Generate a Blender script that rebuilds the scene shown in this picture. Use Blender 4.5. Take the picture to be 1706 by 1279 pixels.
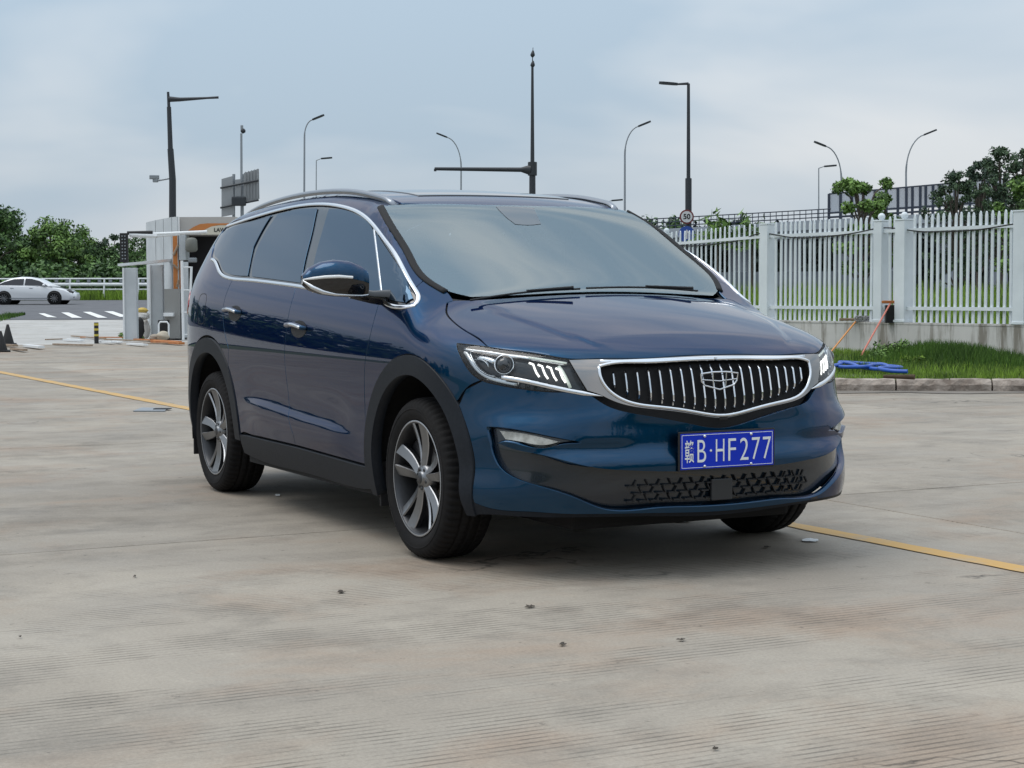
import bpy, bmesh, math, random
import numpy as np
from mathutils import Vector, Matrix
from mathutils.geometry import delaunay_2d_cdt

for o in list(bpy.data.objects): bpy.data.objects.remove(o)
SC = bpy.context.scene
COL = SC.collection
rnd = random.Random(7)
PI = math.pi

# ------------------------------------------------------------------ camera
# metres; the minivan's front axle stands over the origin, x runs forward, y to its left
W, H = 1706, 1279                                   # size of the photograph the pixel picks refer to
CAM = np.array([6.5998, -3.8558, 1.1235])
YAW, PIT, ROL, FPX = 2.666564, -.053781, -.003725, 2871.0
FW = np.array([math.cos(PIT)*math.cos(YAW), math.cos(PIT)*math.sin(YAW), math.sin(PIT)])
_r = np.array([math.sin(YAW), -math.cos(YAW), 0]); _u = np.cross(_r, FW)
RT = math.cos(ROL)*_r+math.sin(ROL)*_u; UP = -math.sin(ROL)*_r+math.cos(ROL)*_u
cd = bpy.data.cameras.new('camera'); cam = bpy.data.objects.new('camera', cd); COL.objects.link(cam)
cd.sensor_width = 36; cd.lens = FPX/W*36; cd.clip_end = 4000; cd.clip_start = .05
cam.matrix_world = Matrix(((RT[0], UP[0], -FW[0], CAM[0]), (RT[1], UP[1], -FW[1], CAM[1]), (RT[2], UP[2], -FW[2], CAM[2]), (0, 0, 0, 1)))
SC.camera = cam

def ray(px, py):
    d = FW+(px-W/2)/FPX*RT-(py-H/2)/FPX*UP
    return d/np.linalg.norm(d)
def at(px, py, ax=2, val=0.0):                      # pixel -> point on a plane (the ground unless told otherwise)
    d = ray(px, py); t = (val-CAM[ax])/d[ax]; return CAM+t*d
def far(px, py, dist):                              # pixel -> point at a depth along the view axis
    d = FW+(px-W/2)/FPX*RT-(py-H/2)/FPX*UP
    return CAM+dist*d

# ------------------------------------------------------------------ light
world = bpy.data.worlds.new('World'); SC.world = world; world.use_nodes = True
SUN_EL, SUN_AZ = math.radians(64), math.radians(212)
def build_sky():
    nt = world.node_tree; N = nt.nodes; L = nt.links; N.clear()
    out = N.new('ShaderNodeOutputWorld'); bg = N.new('ShaderNodeBackground'); bg.inputs['Strength'].default_value = .1
    sky = N.new('ShaderNodeTexSky'); sky.sky_type = 'NISHITA'; sky.sun_disc = False
    sky.sun_elevation = SUN_EL; sky.sun_rotation = SUN_AZ; sky.dust_density = 3; sky.air_density = 1.2
    tc = N.new('ShaderNodeTexCoord'); sep = N.new('ShaderNodeSeparateXYZ'); L.new(tc.outputs['Generated'], sep.inputs[0])
    # cloud deck: an overcast layer, brighter overhead than near the horizon, broken by large soft noise
    mp = N.new('ShaderNodeMapping'); mp.inputs['Scale'].default_value = (1.3, 1.3, 4.2); mp.inputs['Rotation'].default_value = (0, 0, .5); mp.inputs['Location'].default_value = (-.15, .94, 1.0)
    L.new(tc.outputs['Generated'], mp.inputs[0])
    n1 = N.new('ShaderNodeTexNoise'); n1.inputs['Scale'].default_value = 2.6; n1.inputs['Detail'].default_value = 4; n1.inputs['Roughness'].default_value = .45; n1.inputs['Distortion'].default_value = .3
    L.new(mp.outputs[0], n1.inputs[0])
    r1 = N.new('ShaderNodeValToRGB'); e = r1.color_ramp.elements
    e[0].position = .37; e[0].color = (3.7, 4.65, 5.6, 1); e[1].position = .63; e[1].color = (6.2, 6.5, 6.8, 1)
    L.new(n1.outputs['Fac'], r1.inputs[0])
    up = N.new('ShaderNodeMapRange'); up.inputs['From Min'].default_value = 0; up.inputs['From Max'].default_value = 1
    up.inputs['To Min'].default_value = .92; up.inputs['To Max'].default_value = 2.1; L.new(sep.outputs['Z'], up.inputs['Value'])
    mul = N.new('ShaderNodeMix'); mul.data_type = 'RGBA'; mul.blend_type = 'MULTIPLY'; mul.inputs['Factor'].default_value = 1
    L.new(r1.outputs[0], mul.inputs['A']); L.new(up.outputs[0], mul.inputs['B'])
    mx = N.new('ShaderNodeMix'); mx.data_type = 'RGBA'; mx.inputs['Factor'].default_value = .90
    L.new(sky.outputs[0], mx.inputs['A']); L.new(mul.outputs['Result'], mx.inputs['B'])
    L.new(mx.outputs['Result'], bg.inputs['Color']); L.new(bg.outputs[0], out.inputs[0])
build_sky()
sl = bpy.data.lights.new('sun', 'SUN'); sl.energy = 1.1; sl.angle = math.radians(40); sl.color = (1, .95, .88)
so = bpy.data.objects.new('sun', sl); COL.objects.link(so)
sd = Vector((math.sin(SUN_AZ)*math.cos(SUN_EL), math.cos(SUN_AZ)*math.cos(SUN_EL), math.sin(SUN_EL)))
so.rotation_euler = sd.to_track_quat('Z', 'Y').to_euler(); so.location = (0, 0, 30)
SC.view_settings.view_transform = 'Standard'; SC.view_settings.look = 'None'; SC.view_settings.exposure = .26; SC.view_settings.gamma = 1
SC.render.engine = 'CYCLES'
SC.cycles.max_bounces = 7; SC.cycles.diffuse_bounces = 2; SC.cycles.glossy_bounces = 4; SC.cycles.transmission_bounces = 4; SC.cycles.transparent_max_bounces = 8

# ------------------------------------------------------------------ helpers
def tag(o, label=None, cat=None, group=None, kind=None):
    if label: o['label'] = label
    if cat: o['category'] = cat
    if group: o['group'] = group
    if kind: o['kind'] = kind
    return o
def empty(name, loc=(0, 0, 0), rz=0, **k):
    o = bpy.data.objects.new(name, None); COL.objects.link(o); o.location = loc; o.rotation_euler[2] = rz
    o.empty_display_size = .1
    return tag(o, **k)
def link(name, me, parent=None, **k):
    o = bpy.data.objects.new(name, me); COL.objects.link(o)
    if parent is not None:
        o.parent = parent
    return tag(o, **k)
def mesh(name, V, F, mats, mi=None, parent=None, smooth=True, normals=None, **k):
    me = bpy.data.meshes.new(name); me.from_pydata([tuple(map(float, v)) for v in V], [], [tuple(map(int, f)) for f in F])
    for m in (mats if isinstance(mats, (list, tuple)) else [mats]): me.materials.append(m)
    if mi is not None: me.polygons.foreach_set('material_index', np.array(mi, dtype=np.int32))
    me.polygons.foreach_set('use_smooth', np.full(len(me.polygons), smooth)); me.update()
    if normals is not None: me.normals_split_custom_set_from_vertices([tuple(map(float, n)) for n in normals])
    return link(name, me, parent, **k)
class MB:
    """collects simple solids into one mesh"""
    def __init__(s): s.V = []; s.F = []; s.S = []
    def add(s, V, F, smooth=False):
        b = len(s.V); s.V += [tuple(v) for v in V]; s.F += [tuple(i+b for i in f) for f in F]; s.S += [smooth]*len(F); return s
    def box(s, c, d, rz=0, rx=0, ry=0, bev=0):
        hx, hy, hz = d[0]/2, d[1]/2, d[2]/2
        M = Matrix.Translation(Vector(c)) @ Matrix.Rotation(rz, 4, 'Z') @ Matrix.Rotation(ry, 4, 'Y') @ Matrix.Rotation(rx, 4, 'X')
        if bev:
            bm = bmesh.new(); bmesh.ops.create_cube(bm, size=1); bmesh.ops.scale(bm, vec=(hx*2, hy*2, hz*2), verts=bm.verts)
            bmesh.ops.bevel(bm, geom=bm.edges[:], offset=min(bev, hx*.9, hy*.9, hz*.9), segments=2, affect='EDGES', profile=.6)
            bm.verts.index_update(); V = [M @ v.co for v in bm.verts]; F = [[v.index for v in f.verts] for f in bm.faces]; bm.free()
            return s.add(V, F)
        V = [M @ Vector((x*hx, y*hy, z*hz)) for x in (-1, 1) for y in (-1, 1) for z in (-1, 1)]
        return s.add(V, [(0, 1, 3, 2), (4, 6, 7, 5), (0, 4, 5, 1), (2, 3, 7, 6), (0, 2, 6, 4), (1, 5, 7, 3)])
    def tube(s, pts, r, n=8, cap=True, smooth=True):
        P = [Vector(p) for p in pts]; m = len(P); R = r if isinstance(r, (list, tuple)) else [r]*m
        V = []; F = []; ref = None
        for i in range(m):
            t = (P[min(i+1, m-1)]-P[max(i-1, 0)]).normalized()
            if ref is None: ref = Vector((0, 0, 1)) if abs(t.z) < .9 else Vector((1, 0, 0))
            a = t.cross(ref).normalized(); b = a.cross(t); ref = b
            for j in range(n):
                th = 2*PI*j/n; V.append(P[i]+(a*math.cos(th)+b*math.sin(th))*R[i])
        for i in range(m-1):
            for j in range(n):
                k = (j+1) % n; F.append((i*n+j, i*n+k, (i+1)*n+k, (i+1)*n+j))
        b0 = len(s.F)
        s.add(V, F, smooth)
        if cap: s.add(V[:n], [tuple(reversed(range(n)))]); s.add(V[-n:], [tuple(range(n))])
        return s
    def lathe(s, prof, c=(0, 0, 0), n=24, axis='Z', smooth=True):
        V = []; F = []; m = len(prof)
        for j in range(n):
            th = 2*PI*j/n
            for r, h in prof:
                p = (r*math.cos(th), r*math.sin(th), h)
                if axis == 'Y': p = (p[0], h, p[1])
                if axis == 'X': p = (h, p[0], p[1])
                V.append((p[0]+c[0], p[1]+c[1], p[2]+c[2]))
        for j in range(n):
            k = (j+1) % n
            for i in range(m-1): F.append((j*m+i, k*m+i, k*m+i+1, j*m+i+1))
        return s.add(V, F, smooth)
    def prism(s, poly, z0, z1, M=None):
        n = len(poly); V = [Vector((p[0], p[1], z)) for z in (z0, z1) for p in poly]
        if M is not None: V = [M @ v for v in V]
        return s.add(V, [tuple(reversed(range(n))), tuple(range(n, 2*n))]+[(i, (i+1) % n, n+(i+1) % n, n+i) for i in range(n)])
    def build(s, name, mat, parent=None, **k):
        o = mesh(name, s.V, s.F, mat, None, parent, False, **k)
        o.data.polygons.foreach_set('use_smooth', np.array(s.S, dtype=bool)); o.data.update(); return o
def copy_tree(o, parent=None):
    c = o.copy(); COL.objects.link(c); c.parent = parent
    for ch in o.children: copy_tree(ch, c)
    return c

# ------------------------------------------------------------------ materials
def principled(name, col=(.5, .5, .5), rough=.5, metal=0, **k):
    m = bpy.data.materials.new(name); m.use_nodes = True; b = m.node_tree.nodes['Principled BSDF']
    b.inputs['Base Color'].default_value = (*col, 1); b.inputs['Roughness'].default_value = rough; b.inputs['Metallic'].default_value = metal
    for kk, v in k.items(): b.inputs[kk.replace('_', ' ')].default_value = v
    return m
def noisy(name, c1, c2, scale=5, rough=.8, detail=6, bump=0, bscale=None, lo=.35, hi=.65, coords='Object', stretch=None, metal=0, spec=None, dist=.01):
    """two-tone noise material with optional bump"""
    m = principled(name, c1, rough, metal); nt = m.node_tree; N = nt.nodes; L = nt.links; b = N['Principled BSDF']
    if spec is not None: b.inputs['Specular IOR Level'].default_value = spec
    tc = N.new('ShaderNodeTexCoord'); src = tc.outputs[coords]
    if stretch:
        mp = N.new('ShaderNodeMapping'); mp.inputs['Scale'].default_value = stretch; L.new(src, mp.inputs[0]); src = mp.outputs[0]
    n = N.new('ShaderNodeTexNoise'); n.inputs['Scale'].default_value = scale; n.inputs['Detail'].default_value = detail; n.inputs['Roughness'].default_value = .6; L.new(src, n.inputs[0])
    r = N.new('ShaderNodeValToRGB'); r.color_ramp.elements[0].position = lo; r.color_ramp.elements[1].position = hi
    r.color_ramp.elements[0].color = (*c1, 1); r.color_ramp.elements[1].color = (*c2, 1)
    L.new(n.outputs['Fac'], r.inputs[0]); L.new(r.outputs[0], b.inputs['Base Color'])
    if bump:
        n2 = N.new('ShaderNodeTexNoise'); n2.inputs['Scale'].default_value = bscale or scale*4; n2.inputs['Detail'].default_value = 5; L.new(src, n2.inputs[0])
        bp = N.new('ShaderNodeBump'); bp.inputs['Strength'].default_value = bump; bp.inputs['Distance'].default_value = dist; L.new(n2.outputs['Fac'], bp.inputs['Height']); L.new(bp.outputs[0], b.inputs['Normal'])
    return m
def emitter(name, col, s):
    m = principled(name, (.8, .8, .8), .4); b = m.node_tree.nodes['Principled BSDF']
    b.inputs['Emission Color'].default_value = (*col, 1); b.inputs['Emission Strength'].default_value = s; return m
def clear_glass(name, tint=(1, 1, 1), ior=1.5, gloss=(1, 1, 1)):
    """thin pane: mirror reflection by Fresnel over straight-through transparency"""
    m = bpy.data.materials.new(name); m.use_nodes = True; nt = m.node_tree; N = nt.nodes; L = nt.links; N.clear()
    out = N.new('ShaderNodeOutputMaterial'); mx = N.new('ShaderNodeMixShader'); fr = N.new('ShaderNodeFresnel'); fr.inputs[0].default_value = ior
    t = N.new('ShaderNodeBsdfTransparent'); t.inputs[0].default_value = (*tint, 1); g = N.new('ShaderNodeBsdfGlossy'); g.inputs['Color'].default_value = (*gloss, 1); g.inputs['Roughness'].default_value = .01
    L.new(fr.outputs[0], mx.inputs[0]); L.new(t.outputs[0], mx.inputs[1]); L.new(g.outputs[0], mx.inputs[2]); L.new(mx.outputs[0], out.inputs[0])
    return m
# ------------------------------------------------------------------ the minivan's body surface: F(p)=0, everything on it is laid out on this surface
# ---------- car body implicit surface ----------
def spline(xs, ys):
    xs=np.array(xs,float); ys=np.array(ys,float); n=len(xs)
    h=np.diff(xs); A=np.zeros((n,n)); r=np.zeros(n); A[0,0]=A[-1,-1]=1
    for i in range(1,n-1):
        A[i,i-1]=h[i-1]; A[i,i]=2*(h[i-1]+h[i]); A[i,i+1]=h[i]
        r[i]=6*((ys[i+1]-ys[i])/h[i]-(ys[i]-ys[i-1])/h[i-1])
    M=np.linalg.solve(A,r)
    def f(x):
        x=np.asarray(x,float); xc=np.clip(x,xs[0],xs[-1])
        i=np.clip(np.searchsorted(xs,xc)-1,0,n-2)
        d=xc-xs[i]; e=xs[i+1]-xc; hh=h[i]
        v=(M[i]*e**3+M[i+1]*d**3)/(6*hh)+(ys[i]/hh-M[i]*hh/6)*e+(ys[i+1]/hh-M[i+1]*hh/6)*d
        s0=(ys[1]-ys[0])/h[0]-h[0]*(2*M[0]+M[1])/6; s1=(ys[-1]-ys[-2])/h[-1]+h[-1]*(M[-2]+2*M[-1])/6
        return v+np.where(x<xs[0],(x-xs[0])*s0,0)+np.where(x>xs[-1],(x-xs[-1])*s1,0)
    return f
def sst(a,b,x):
    t=np.clip((x-a)/(b-a),0,1); return t*t*t*(t*(6*t-15)+10)
def smax(a,b,k):
    m=np.maximum(a,b); return m+k*np.log1p(np.exp(-np.abs(a-b)/k))
BZ=spline([.10,.20,.30,.42,.58,.75,.88,.97,1.05,1.12,1.25,1.40,1.50,1.60,1.75],
          [.855,.893,.922,.938,.944,.947,.944,.932,.908,.878,.818,.742,.692,.632,.51])
XF=spline([.10,.18,.24,.32,.42,.52,.63,.75,.86,.95,1.10,1.4],
          [.83,.885,.912,.930,.937,.934,.927,.905,.880,.835,.74,.5])
XR=spline([.10,.25,.45,.7,.95,1.1,1.3,1.45,1.6,1.8],
          [3.55,3.68,3.765,3.775,3.765,3.74,3.665,3.575,3.46,3.25])
HC=spline([-.8,-.4,0,.25,.5,.7,.80,.875,.95,1.05],[1.20,1.165,1.11,1.06,1.0,.94,.905,.862,.79,.66])
WP=spline([-3.8,-3.55,-3.3,-3.0,-2.5,-2.0,-1.6,-1.25,-1.0,-.8,-.6,-.4,-.2,0,.3],
          [1.42,1.51,1.562,1.603,1.640,1.655,1.650,1.624,1.587,1.528,1.432,1.325,1.215,1.10,.92])
SZT=spline([-2.4,-2.1,-1.75,-1.25,-.8,-.55,-.4],[.560,.580,.580,.548,.520,.478,.462])
SZB=spline([-2.4,-2.1,-1.75,-1.3,-.9,-.55,-.4],[.548,.535,.512,.488,.470,.460,.455])
HCR=spline([-.2,-.05,.295,.51,.71,.85],[.605,.600,.590,.542,.45,.36])
FCR=spline([-.75,-.54,-.37,-.165,.02,.3],[.70,.84,.925,.960,.970,.955])
X0,X1,NR=.05,-2.60,3.8
def Fs(P):
    x=P[...,0]; y=np.abs(P[...,1]); z=P[...,2]
    zz=z+.052*np.clip(x+.6,-2.9,.6)*sst(.72,1.08,z)
    b=np.maximum(BZ(zz),.08)
    # door scallop: a lens-shaped step low on the doors whose upper face looks at the sky
    zt=SZT(x); zb=SZB(x); A=.013*sst(-2.34,-1.85,x)*(1-sst(-.95,-.52,x))
    b=b+A*((1-sst(0,1,(z-zb)/np.maximum(zt-zb,.012)))*sst(zb-.16,zb-.01,z)-.35*np.exp(-((z-zt-.05)/.07)**2))
    b=b+.032*sst(.1,.5,x)*(1-sst(.26,.48,z))
    NF=2.82-.32*sst(.45,.75,z)
    xf=np.maximum((x-X0)/np.maximum(XF(z)-X0,.08),0); xr=np.maximum((X1-x)/np.maximum(XR(z)+X1,.08),0)
    yb=y/np.maximum(b,.08)
    S=np.where(x>X0,(xf**NF+yb**NF)**(1/NF),(xr**NR+yb**NR)**(1/NR))
    G=b*(S-1)
    yc=HCR(x); hood=HC(x)+.009*(1-sst(yc-.008,yc+.036,y))*sst(-.1,.1,x)*(1-sst(.66,.80,x))-.055*(y/.75)**2-.03*(y/.85)**6
    ww=WP(x+.10*y*y*sst(-2.2,-1.0,x))-.028*(y/.65)**2
    T=smax(hood,ww,.012)
    k=.030-.024*sst(1.06,1.16,z)*sst(-1.1,-.85,x)
    return smax(G,z-T,k)
def grad(P,h=1e-4):
    n=len(P); E=np.eye(3)*h; v=Fs(np.concatenate([P+E[0],P-E[0],P+E[1],P-E[1],P+E[2],P-E[2]])).reshape(6,n); g=np.stack([v[0]-v[1],v[2]-v[3],v[4]-v[5]],-1)
    return g/np.linalg.norm(g,axis=-1,keepdims=True)
def solve(O,D,t0,t1,inside_first=True,n=60):
    """where rays O+tD cross the surface; outward rays from inside need only a bracketed root search"""
    N=len(O)
    if inside_first:
        lo=np.full(N,float(t0)); hi=np.full(N,float(t1)); fl=Fs(O+lo[:,None]*D); fh=Fs(O+hi[:,None]*D)
        for it in range(16):
            m=.5*(lo+hi) if it<4 or it%4==3 else np.clip((lo*fh-hi*fl)/np.where(np.abs(fh-fl)<1e-12,1e-12,fh-fl),lo+.02*(hi-lo),hi-.02*(hi-lo))
            f=Fs(O+m[:,None]*D); c=f>0
            hi=np.where(c,m,hi); fh=np.where(c,f,fh); lo=np.where(c,lo,m); fl=np.where(c,fl,f)
        m=(lo*fh-hi*fl)/np.where(np.abs(fh-fl)<1e-14,1e-14,fh-fl); return O+np.clip(m,lo,hi)[:,None]*D
    ts=np.linspace(t0,t1,n); v=Fs((O[None]+ts[:,None,None]*D[None]).reshape(-1,3)).reshape(n,N); s=v<0
    idx=np.argmax(s,0); ok=s.any(0)&(idx>0); idx=np.clip(idx,1,n-1); lo=ts[idx-1]; hi=ts[idx]
    for _ in range(26):
        m=.5*(lo+hi); c=Fs(O+m[:,None]*D)<0; hi=np.where(c,m,hi); lo=np.where(c,lo,m)
    m=np.where(ok,.5*(lo+hi),ts[np.argmin(v,0)]); return O+m[:,None]*D
def cast(pts):
    """photo pixels -> points on the body surface"""
    D=np.array([ray(a,b) for a,b in pts]); O=np.repeat(CAM[None],len(D),0)
    return solve(O,D,5.5,12.,False,220)
def on_side(pts):                                  # (x,z) -> right flank
    O=np.array([(x,0,z) for x,z in pts],float); D=np.zeros_like(O); D[:,1]=-1
    return solve(O,D,0,1.3)
def on_top(pts):                                   # (x,y) -> upper surface
    O=np.array([(x,y,.45) for x,y in pts],float); D=np.zeros_like(O); D[:,2]=1
    return solve(O,D,0,1.6)
def on_front(pts):                                 # (y,z) -> nose
    O=np.array([(-.2,y,z) for y,z in pts],float); D=np.zeros_like(O); D[:,0]=1
    return solve(O,D,0,1.6)
def mir(P): return np.asarray(P)*np.array([1,-1,1])
ZA=.45
def to_par(P,kind):
    P=np.asarray(P,float)
    if kind=='L': return np.stack([P[:,0],np.arctan2(P[:,2]-ZA,-P[:,1])*.75],1)
    if kind=='V': return np.stack([np.arctan2(P[:,1],P[:,0]+.2)*.85,P[:,2]],1)
    if kind=='B': return np.stack([np.arctan2(P[:,1],-2.6-P[:,0])*.85,P[:,2]],1)
def from_par(U,kind):
    n=len(U); O=np.zeros((n,3)); D=np.zeros((n,3))
    if kind=='L':
        O[:,0]=U[:,0]; O[:,2]=ZA; f=U[:,1]/.75; D[:,1]=-np.cos(f); D[:,2]=np.sin(f)
    elif kind=='V':
        O[:,0]=-.2; O[:,2]=U[:,1]; f=U[:,0]/.85; D[:,0]=np.cos(f); D[:,1]=np.sin(f)
    else:
        O[:,0]=-2.6; O[:,2]=U[:,1]; f=U[:,0]/.85; D[:,0]=-np.cos(f); D[:,1]=np.sin(f)
    return solve(O,D,0,1.7)
def smooth_line(P,step,closed=False,corner=38):
    """resample a polyline; runs between sharp corners become splines"""
    P=np.asarray(P,float); dim=P.shape[1]
    keep=np.linalg.norm(P-np.roll(P,1,0),axis=1)>1e-4
    if not closed: keep[0]=True
    P=P[keep]; n=len(P)
    def ang(i):
        a=P[i]-P[i-1]; b=P[(i+1)%n]-P[i]
        return math.degrees(math.acos(np.clip(a@b/(np.linalg.norm(a)*np.linalg.norm(b)+1e-12),-1,1)))
    if closed:
        cs=[i for i in range(n) if ang(i)>corner] or [0]
        runs=[]
        for k,i in enumerate(cs):
            j=cs[(k+1)%len(cs)]
            idx=[i]; q=i
            while True:
                q=(q+1)%n; idx.append(q)
                if q==j: break
            runs.append(P[idx])
    else:
        cs=[0]+[i for i in range(1,n-1) if ang(i)>corner]+[n-1]
        runs=[P[cs[k]:cs[k+1]+1] for k in range(len(cs)-1)]
    out=[]
    for R in runs:
        d=np.r_[0,np.cumsum(np.linalg.norm(np.diff(R,axis=0),axis=1))]
        keep=np.r_[True,np.diff(d)>1e-6]; R=R[keep]; d=d[keep]
        m=max(1,int(math.ceil(d[-1]/step))); t=np.linspace(0,d[-1],m+1)[:-1]
        if len(R)>2: out.append(np.stack([spline(d,R[:,k])(t) for k in range(dim)],1))
        else: out.append(R[0]+(R[-1]-R[0])*(t/d[-1])[:,None])
    if not closed: out.append(P[-1:])
    return np.concatenate(out)
def inset(U,g):
    a=np.roll(U,1,0); b=np.roll(U,-1,0)
    area=.5*np.sum(U[:,0]*b[:,1]-b[:,0]*U[:,1])
    def nr(d): d=d/np.maximum(np.linalg.norm(d,axis=1,keepdims=True),1e-9); return np.stack([-d[:,1],d[:,0]],1)
    n=nr(U-a)+nr(b-U); n/=np.maximum(np.linalg.norm(n,axis=1,keepdims=True),.5)
    return U+n*g*(1 if area>0 else -1)
def in_poly(Q,U):
    x,y=Q[:,0],Q[:,1]; r=np.zeros(len(Q),bool); n=len(U); j=n-1
    for i in range(n):
        c=((U[i,1]>y)!=(U[j,1]>y)); d=U[j,1]-U[i,1]
        r^=c&(x<(U[j,0]-U[i,0])*(y-U[i,1])/(d if abs(d)>1e-12 else 1e-12)+U[i,0]); j=i
    return r
def panel(name,outer,mats,parent,holes=(),kind='L',off=0.,lip=.014,gap=.0030,res=.024,flip=False,corner=38,bed=.010,disp=None,**k):
    """a sheet-metal panel that lies on the body surface inside the given 3D outline, with turned-in edges.
       mats[0] is the skin, mats[-1] the dark bed seen down the shut lines"""
    mats=mats if isinstance(mats,(list,tuple)) else [mats]
    loops=[inset(smooth_line(to_par(outer,kind),res*.7,True,corner),gap)]
    for h in holes: loops.append(inset(smooth_line(to_par(h,kind),res*.7,True,corner),-gap))
    lo=loops[0].min(0); hi=loops[0].max(0)
    gx,gy=np.meshgrid(np.arange(lo[0],hi[0],res),np.arange(lo[1],hi[1],res*.87)); gx=gx+(np.arange(gx.shape[0])%2)[:,None]*res*.5
    Q=np.stack([gx.ravel(),gy.ravel()],1)
    keep=in_poly(Q,loops[0])
    for h in loops[1:]: keep&=~in_poly(Q,h)
    B=np.concatenate(loops); Q=Q[keep]
    if len(Q):
        dmin=np.full(len(Q),9.)
        for i in range(0,len(B),200): dmin=np.minimum(dmin,np.sqrt(((Q[:,None]-B[None,i:i+200])**2).sum(2)).min(1))
        Q=Q[dmin>res*.5]
    pts=np.concatenate([B,Q]); edges=[]; s=0
    for l in loops:
        m=len(l); edges+=[(s+i,s+(i+1)%m) for i in range(m)]; s+=m
    vo,eo,fo,ov,oe,of=delaunay_2d_cdt([Vector(p) for p in pts],edges,[],0,1e-7)
    U=np.array([tuple(v) for v in vo]); F=np.array([f for f in fo if len(f)==3])
    cen=U[F].mean(1); ok=in_poly(cen,loops[0])
    for h in loops[1:]: ok&=~in_poly(cen,h)
    F=F[ok]
    P=from_par(U,kind); Nn=grad(P)
    o=np.full(len(P),off)
    if disp is not None: o=o+disp(P)
    P=P+Nn*o[:,None]
    # orientation
    T=np.cross(P[F[:,1]]-P[F[:,0]],P[F[:,2]]-P[F[:,0]]); fl=(T*Nn[F[:,0]]).sum(1)<0; F[fl]=F[fl][:,::-1]
    if disp is not None:
        Tn=np.cross(P[F[:,1]]-P[F[:,0]],P[F[:,2]]-P[F[:,0]]); Nn=np.zeros_like(P)
        for j in range(3): np.add.at(Nn,F[:,j],Tn)
        Nn/=np.maximum(np.linalg.norm(Nn,axis=1,keepdims=True),1e-12)
    V=list(P); NN=list(Nn); FF=[tuple(f) for f in F]; MI=[0]*len(FF)
    if lip:
        # boundary edges with face orientation
        cnt={}
        for f in FF:
            for a,b in ((f[0],f[1]),(f[1],f[2]),(f[2],f[0])): cnt[(a,b)]=cnt.get((a,b),0)+1
        be=[e for e in cnt if (e[1],e[0]) not in cnt]
        nxt={a:b for a,b in be}; prv={b:a for a,b in be}
        ids=list(nxt); base=len(V); pos={}
        for i in ids:
            t=P[nxt[i]]-P[prv.get(i,i)]; t/=np.linalg.norm(t)+1e-12; outw=np.cross(t,Nn[i])
            pos[i]=len(V)
            V+=[P[i],P[i]-Nn[i]*.0015+outw*.0006,P[i]-Nn[i]*lip,P[i]-Nn[i]*lip,P[i]-Nn[i]*(lip+.001)+outw*bed]
            n2=Nn[i]+outw; n2/=np.linalg.norm(n2)
            NN+=[Nn[i],n2,outw,Nn[i],Nn[i]]
        for a,b in be:
            A,Bq=pos[a],pos.get(b)
            if Bq is None: continue
            FF+=[(A,A+1,Bq+1,Bq),(A+1,A+2,Bq+2,Bq+1)]; MI+=[0,0]
            if bed: FF.append((A+3,A+4,Bq+4,Bq+3)); MI.append(len(mats)-1)
    V=np.array(V); NN=np.array(NN)
    if flip:
        V=mir(V); NN=mir(NN); FF=[tuple(reversed(f)) for f in FF]
    return mesh(name,V,FF,mats,MI,parent,True,NN,**k)
def strip(name,pts,w,h,mat,parent,flip=False,off=.0,closed=False,taper=True,step=.02,corner=60,n_over=None,**k):
    """a raised moulding swept along a line on the body surface"""
    P=smooth_line(pts,step,closed,corner); m=len(P); N=grad(P) if n_over is None else np.repeat(np.array(n_over,float)[None],m,0)
    nx=np.roll(P,-1,0); pv=np.roll(P,1,0)
    if not closed: nx[-1]=P[-1]; pv[0]=P[0]
    T=nx-pv; T/=np.linalg.norm(T,axis=1,keepdims=True); Bn=np.cross(T,N); Bn/=np.linalg.norm(Bn,axis=1,keepdims=True)
    prof=[(-.5,-.25),(-.5,.35),(-.36,.8),(-.12,1),(.12,1),(.36,.8),(.5,.35),(.5,-.25)]
    V=[];F=[];q=len(prof)
    for i in range(m):
        ww=w(i/(m-1)) if callable(w) else w
        for a,b in prof: V.append(P[i]+Bn[i]*a*ww+N[i]*(off+b*h))
    for i in range(m if closed else m-1):
        i2=(i+1)%m
        for j in range(q-1): F.append((i*q+j,i2*q+j,i2*q+j+1,i*q+j+1))
    if not closed: F+=[tuple(range(q)),tuple(reversed(range((m-1)*q,m*q)))]
    V=np.array(V)
    if flip: V=mir(V)
    else: F=[tuple(reversed(f)) for f in F]
    return mesh(name,V,F,mat,None,parent,True,**k)
# ------------------------------------------------------------------ the ground
FWH = np.array([FW[0], FW[1], 0]); FWH /= np.linalg.norm(FWH)
RTH = np.array([RT[0], RT[1], 0]); RTH /= np.linalg.norm(RTH)
VZ = math.atan2(RTH[1], RTH[0])                     # yaw of things that face the photographer
SLOPE0, SLOPE1, SLOPE = 45., 112., .011
def bank(l, d): return (.5*sst(31, 44, d)+.35*sst(44, 70, d))*sst(.04, .10, l/np.maximum(d, 1))
def hgt(l, d):
    """the lot is level; the road to the left climbs gently, the field behind the fence is a bank"""
    return SLOPE*np.clip(d-SLOPE0, 0, SLOPE1-SLOPE0)*(1-sst(.02, .08, l/np.maximum(d, 1)))+bank(l, d)
def world(l, d, z=0.): return np.array([CAM[0], CAM[1], 0])+RTH*l+FWH*d+np.array([0, 0, z])
def ld(p): v = np.asarray(p)[:2]-CAM[:2]; return v@RTH[:2], v@FWH[:2]
def terr(px, py):                                   # pixel -> point on the terrain
    dr = ray(px, py); ts = 5*1.0012**np.arange(4200); P = CAM+ts[:, None]*dr; V_ = P[:, :2]-CAM[:2]
    return P[np.argmax(P[:, 2] <= hgt(V_@RTH[:2], V_@FWH[:2]))]
def stand(px, d):                                   # ground point in pixel column px at depth d
    l = (px-W/2)/FPX*d; return world(l, d, float(hgt(np.array(l), np.array(d))))

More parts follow.
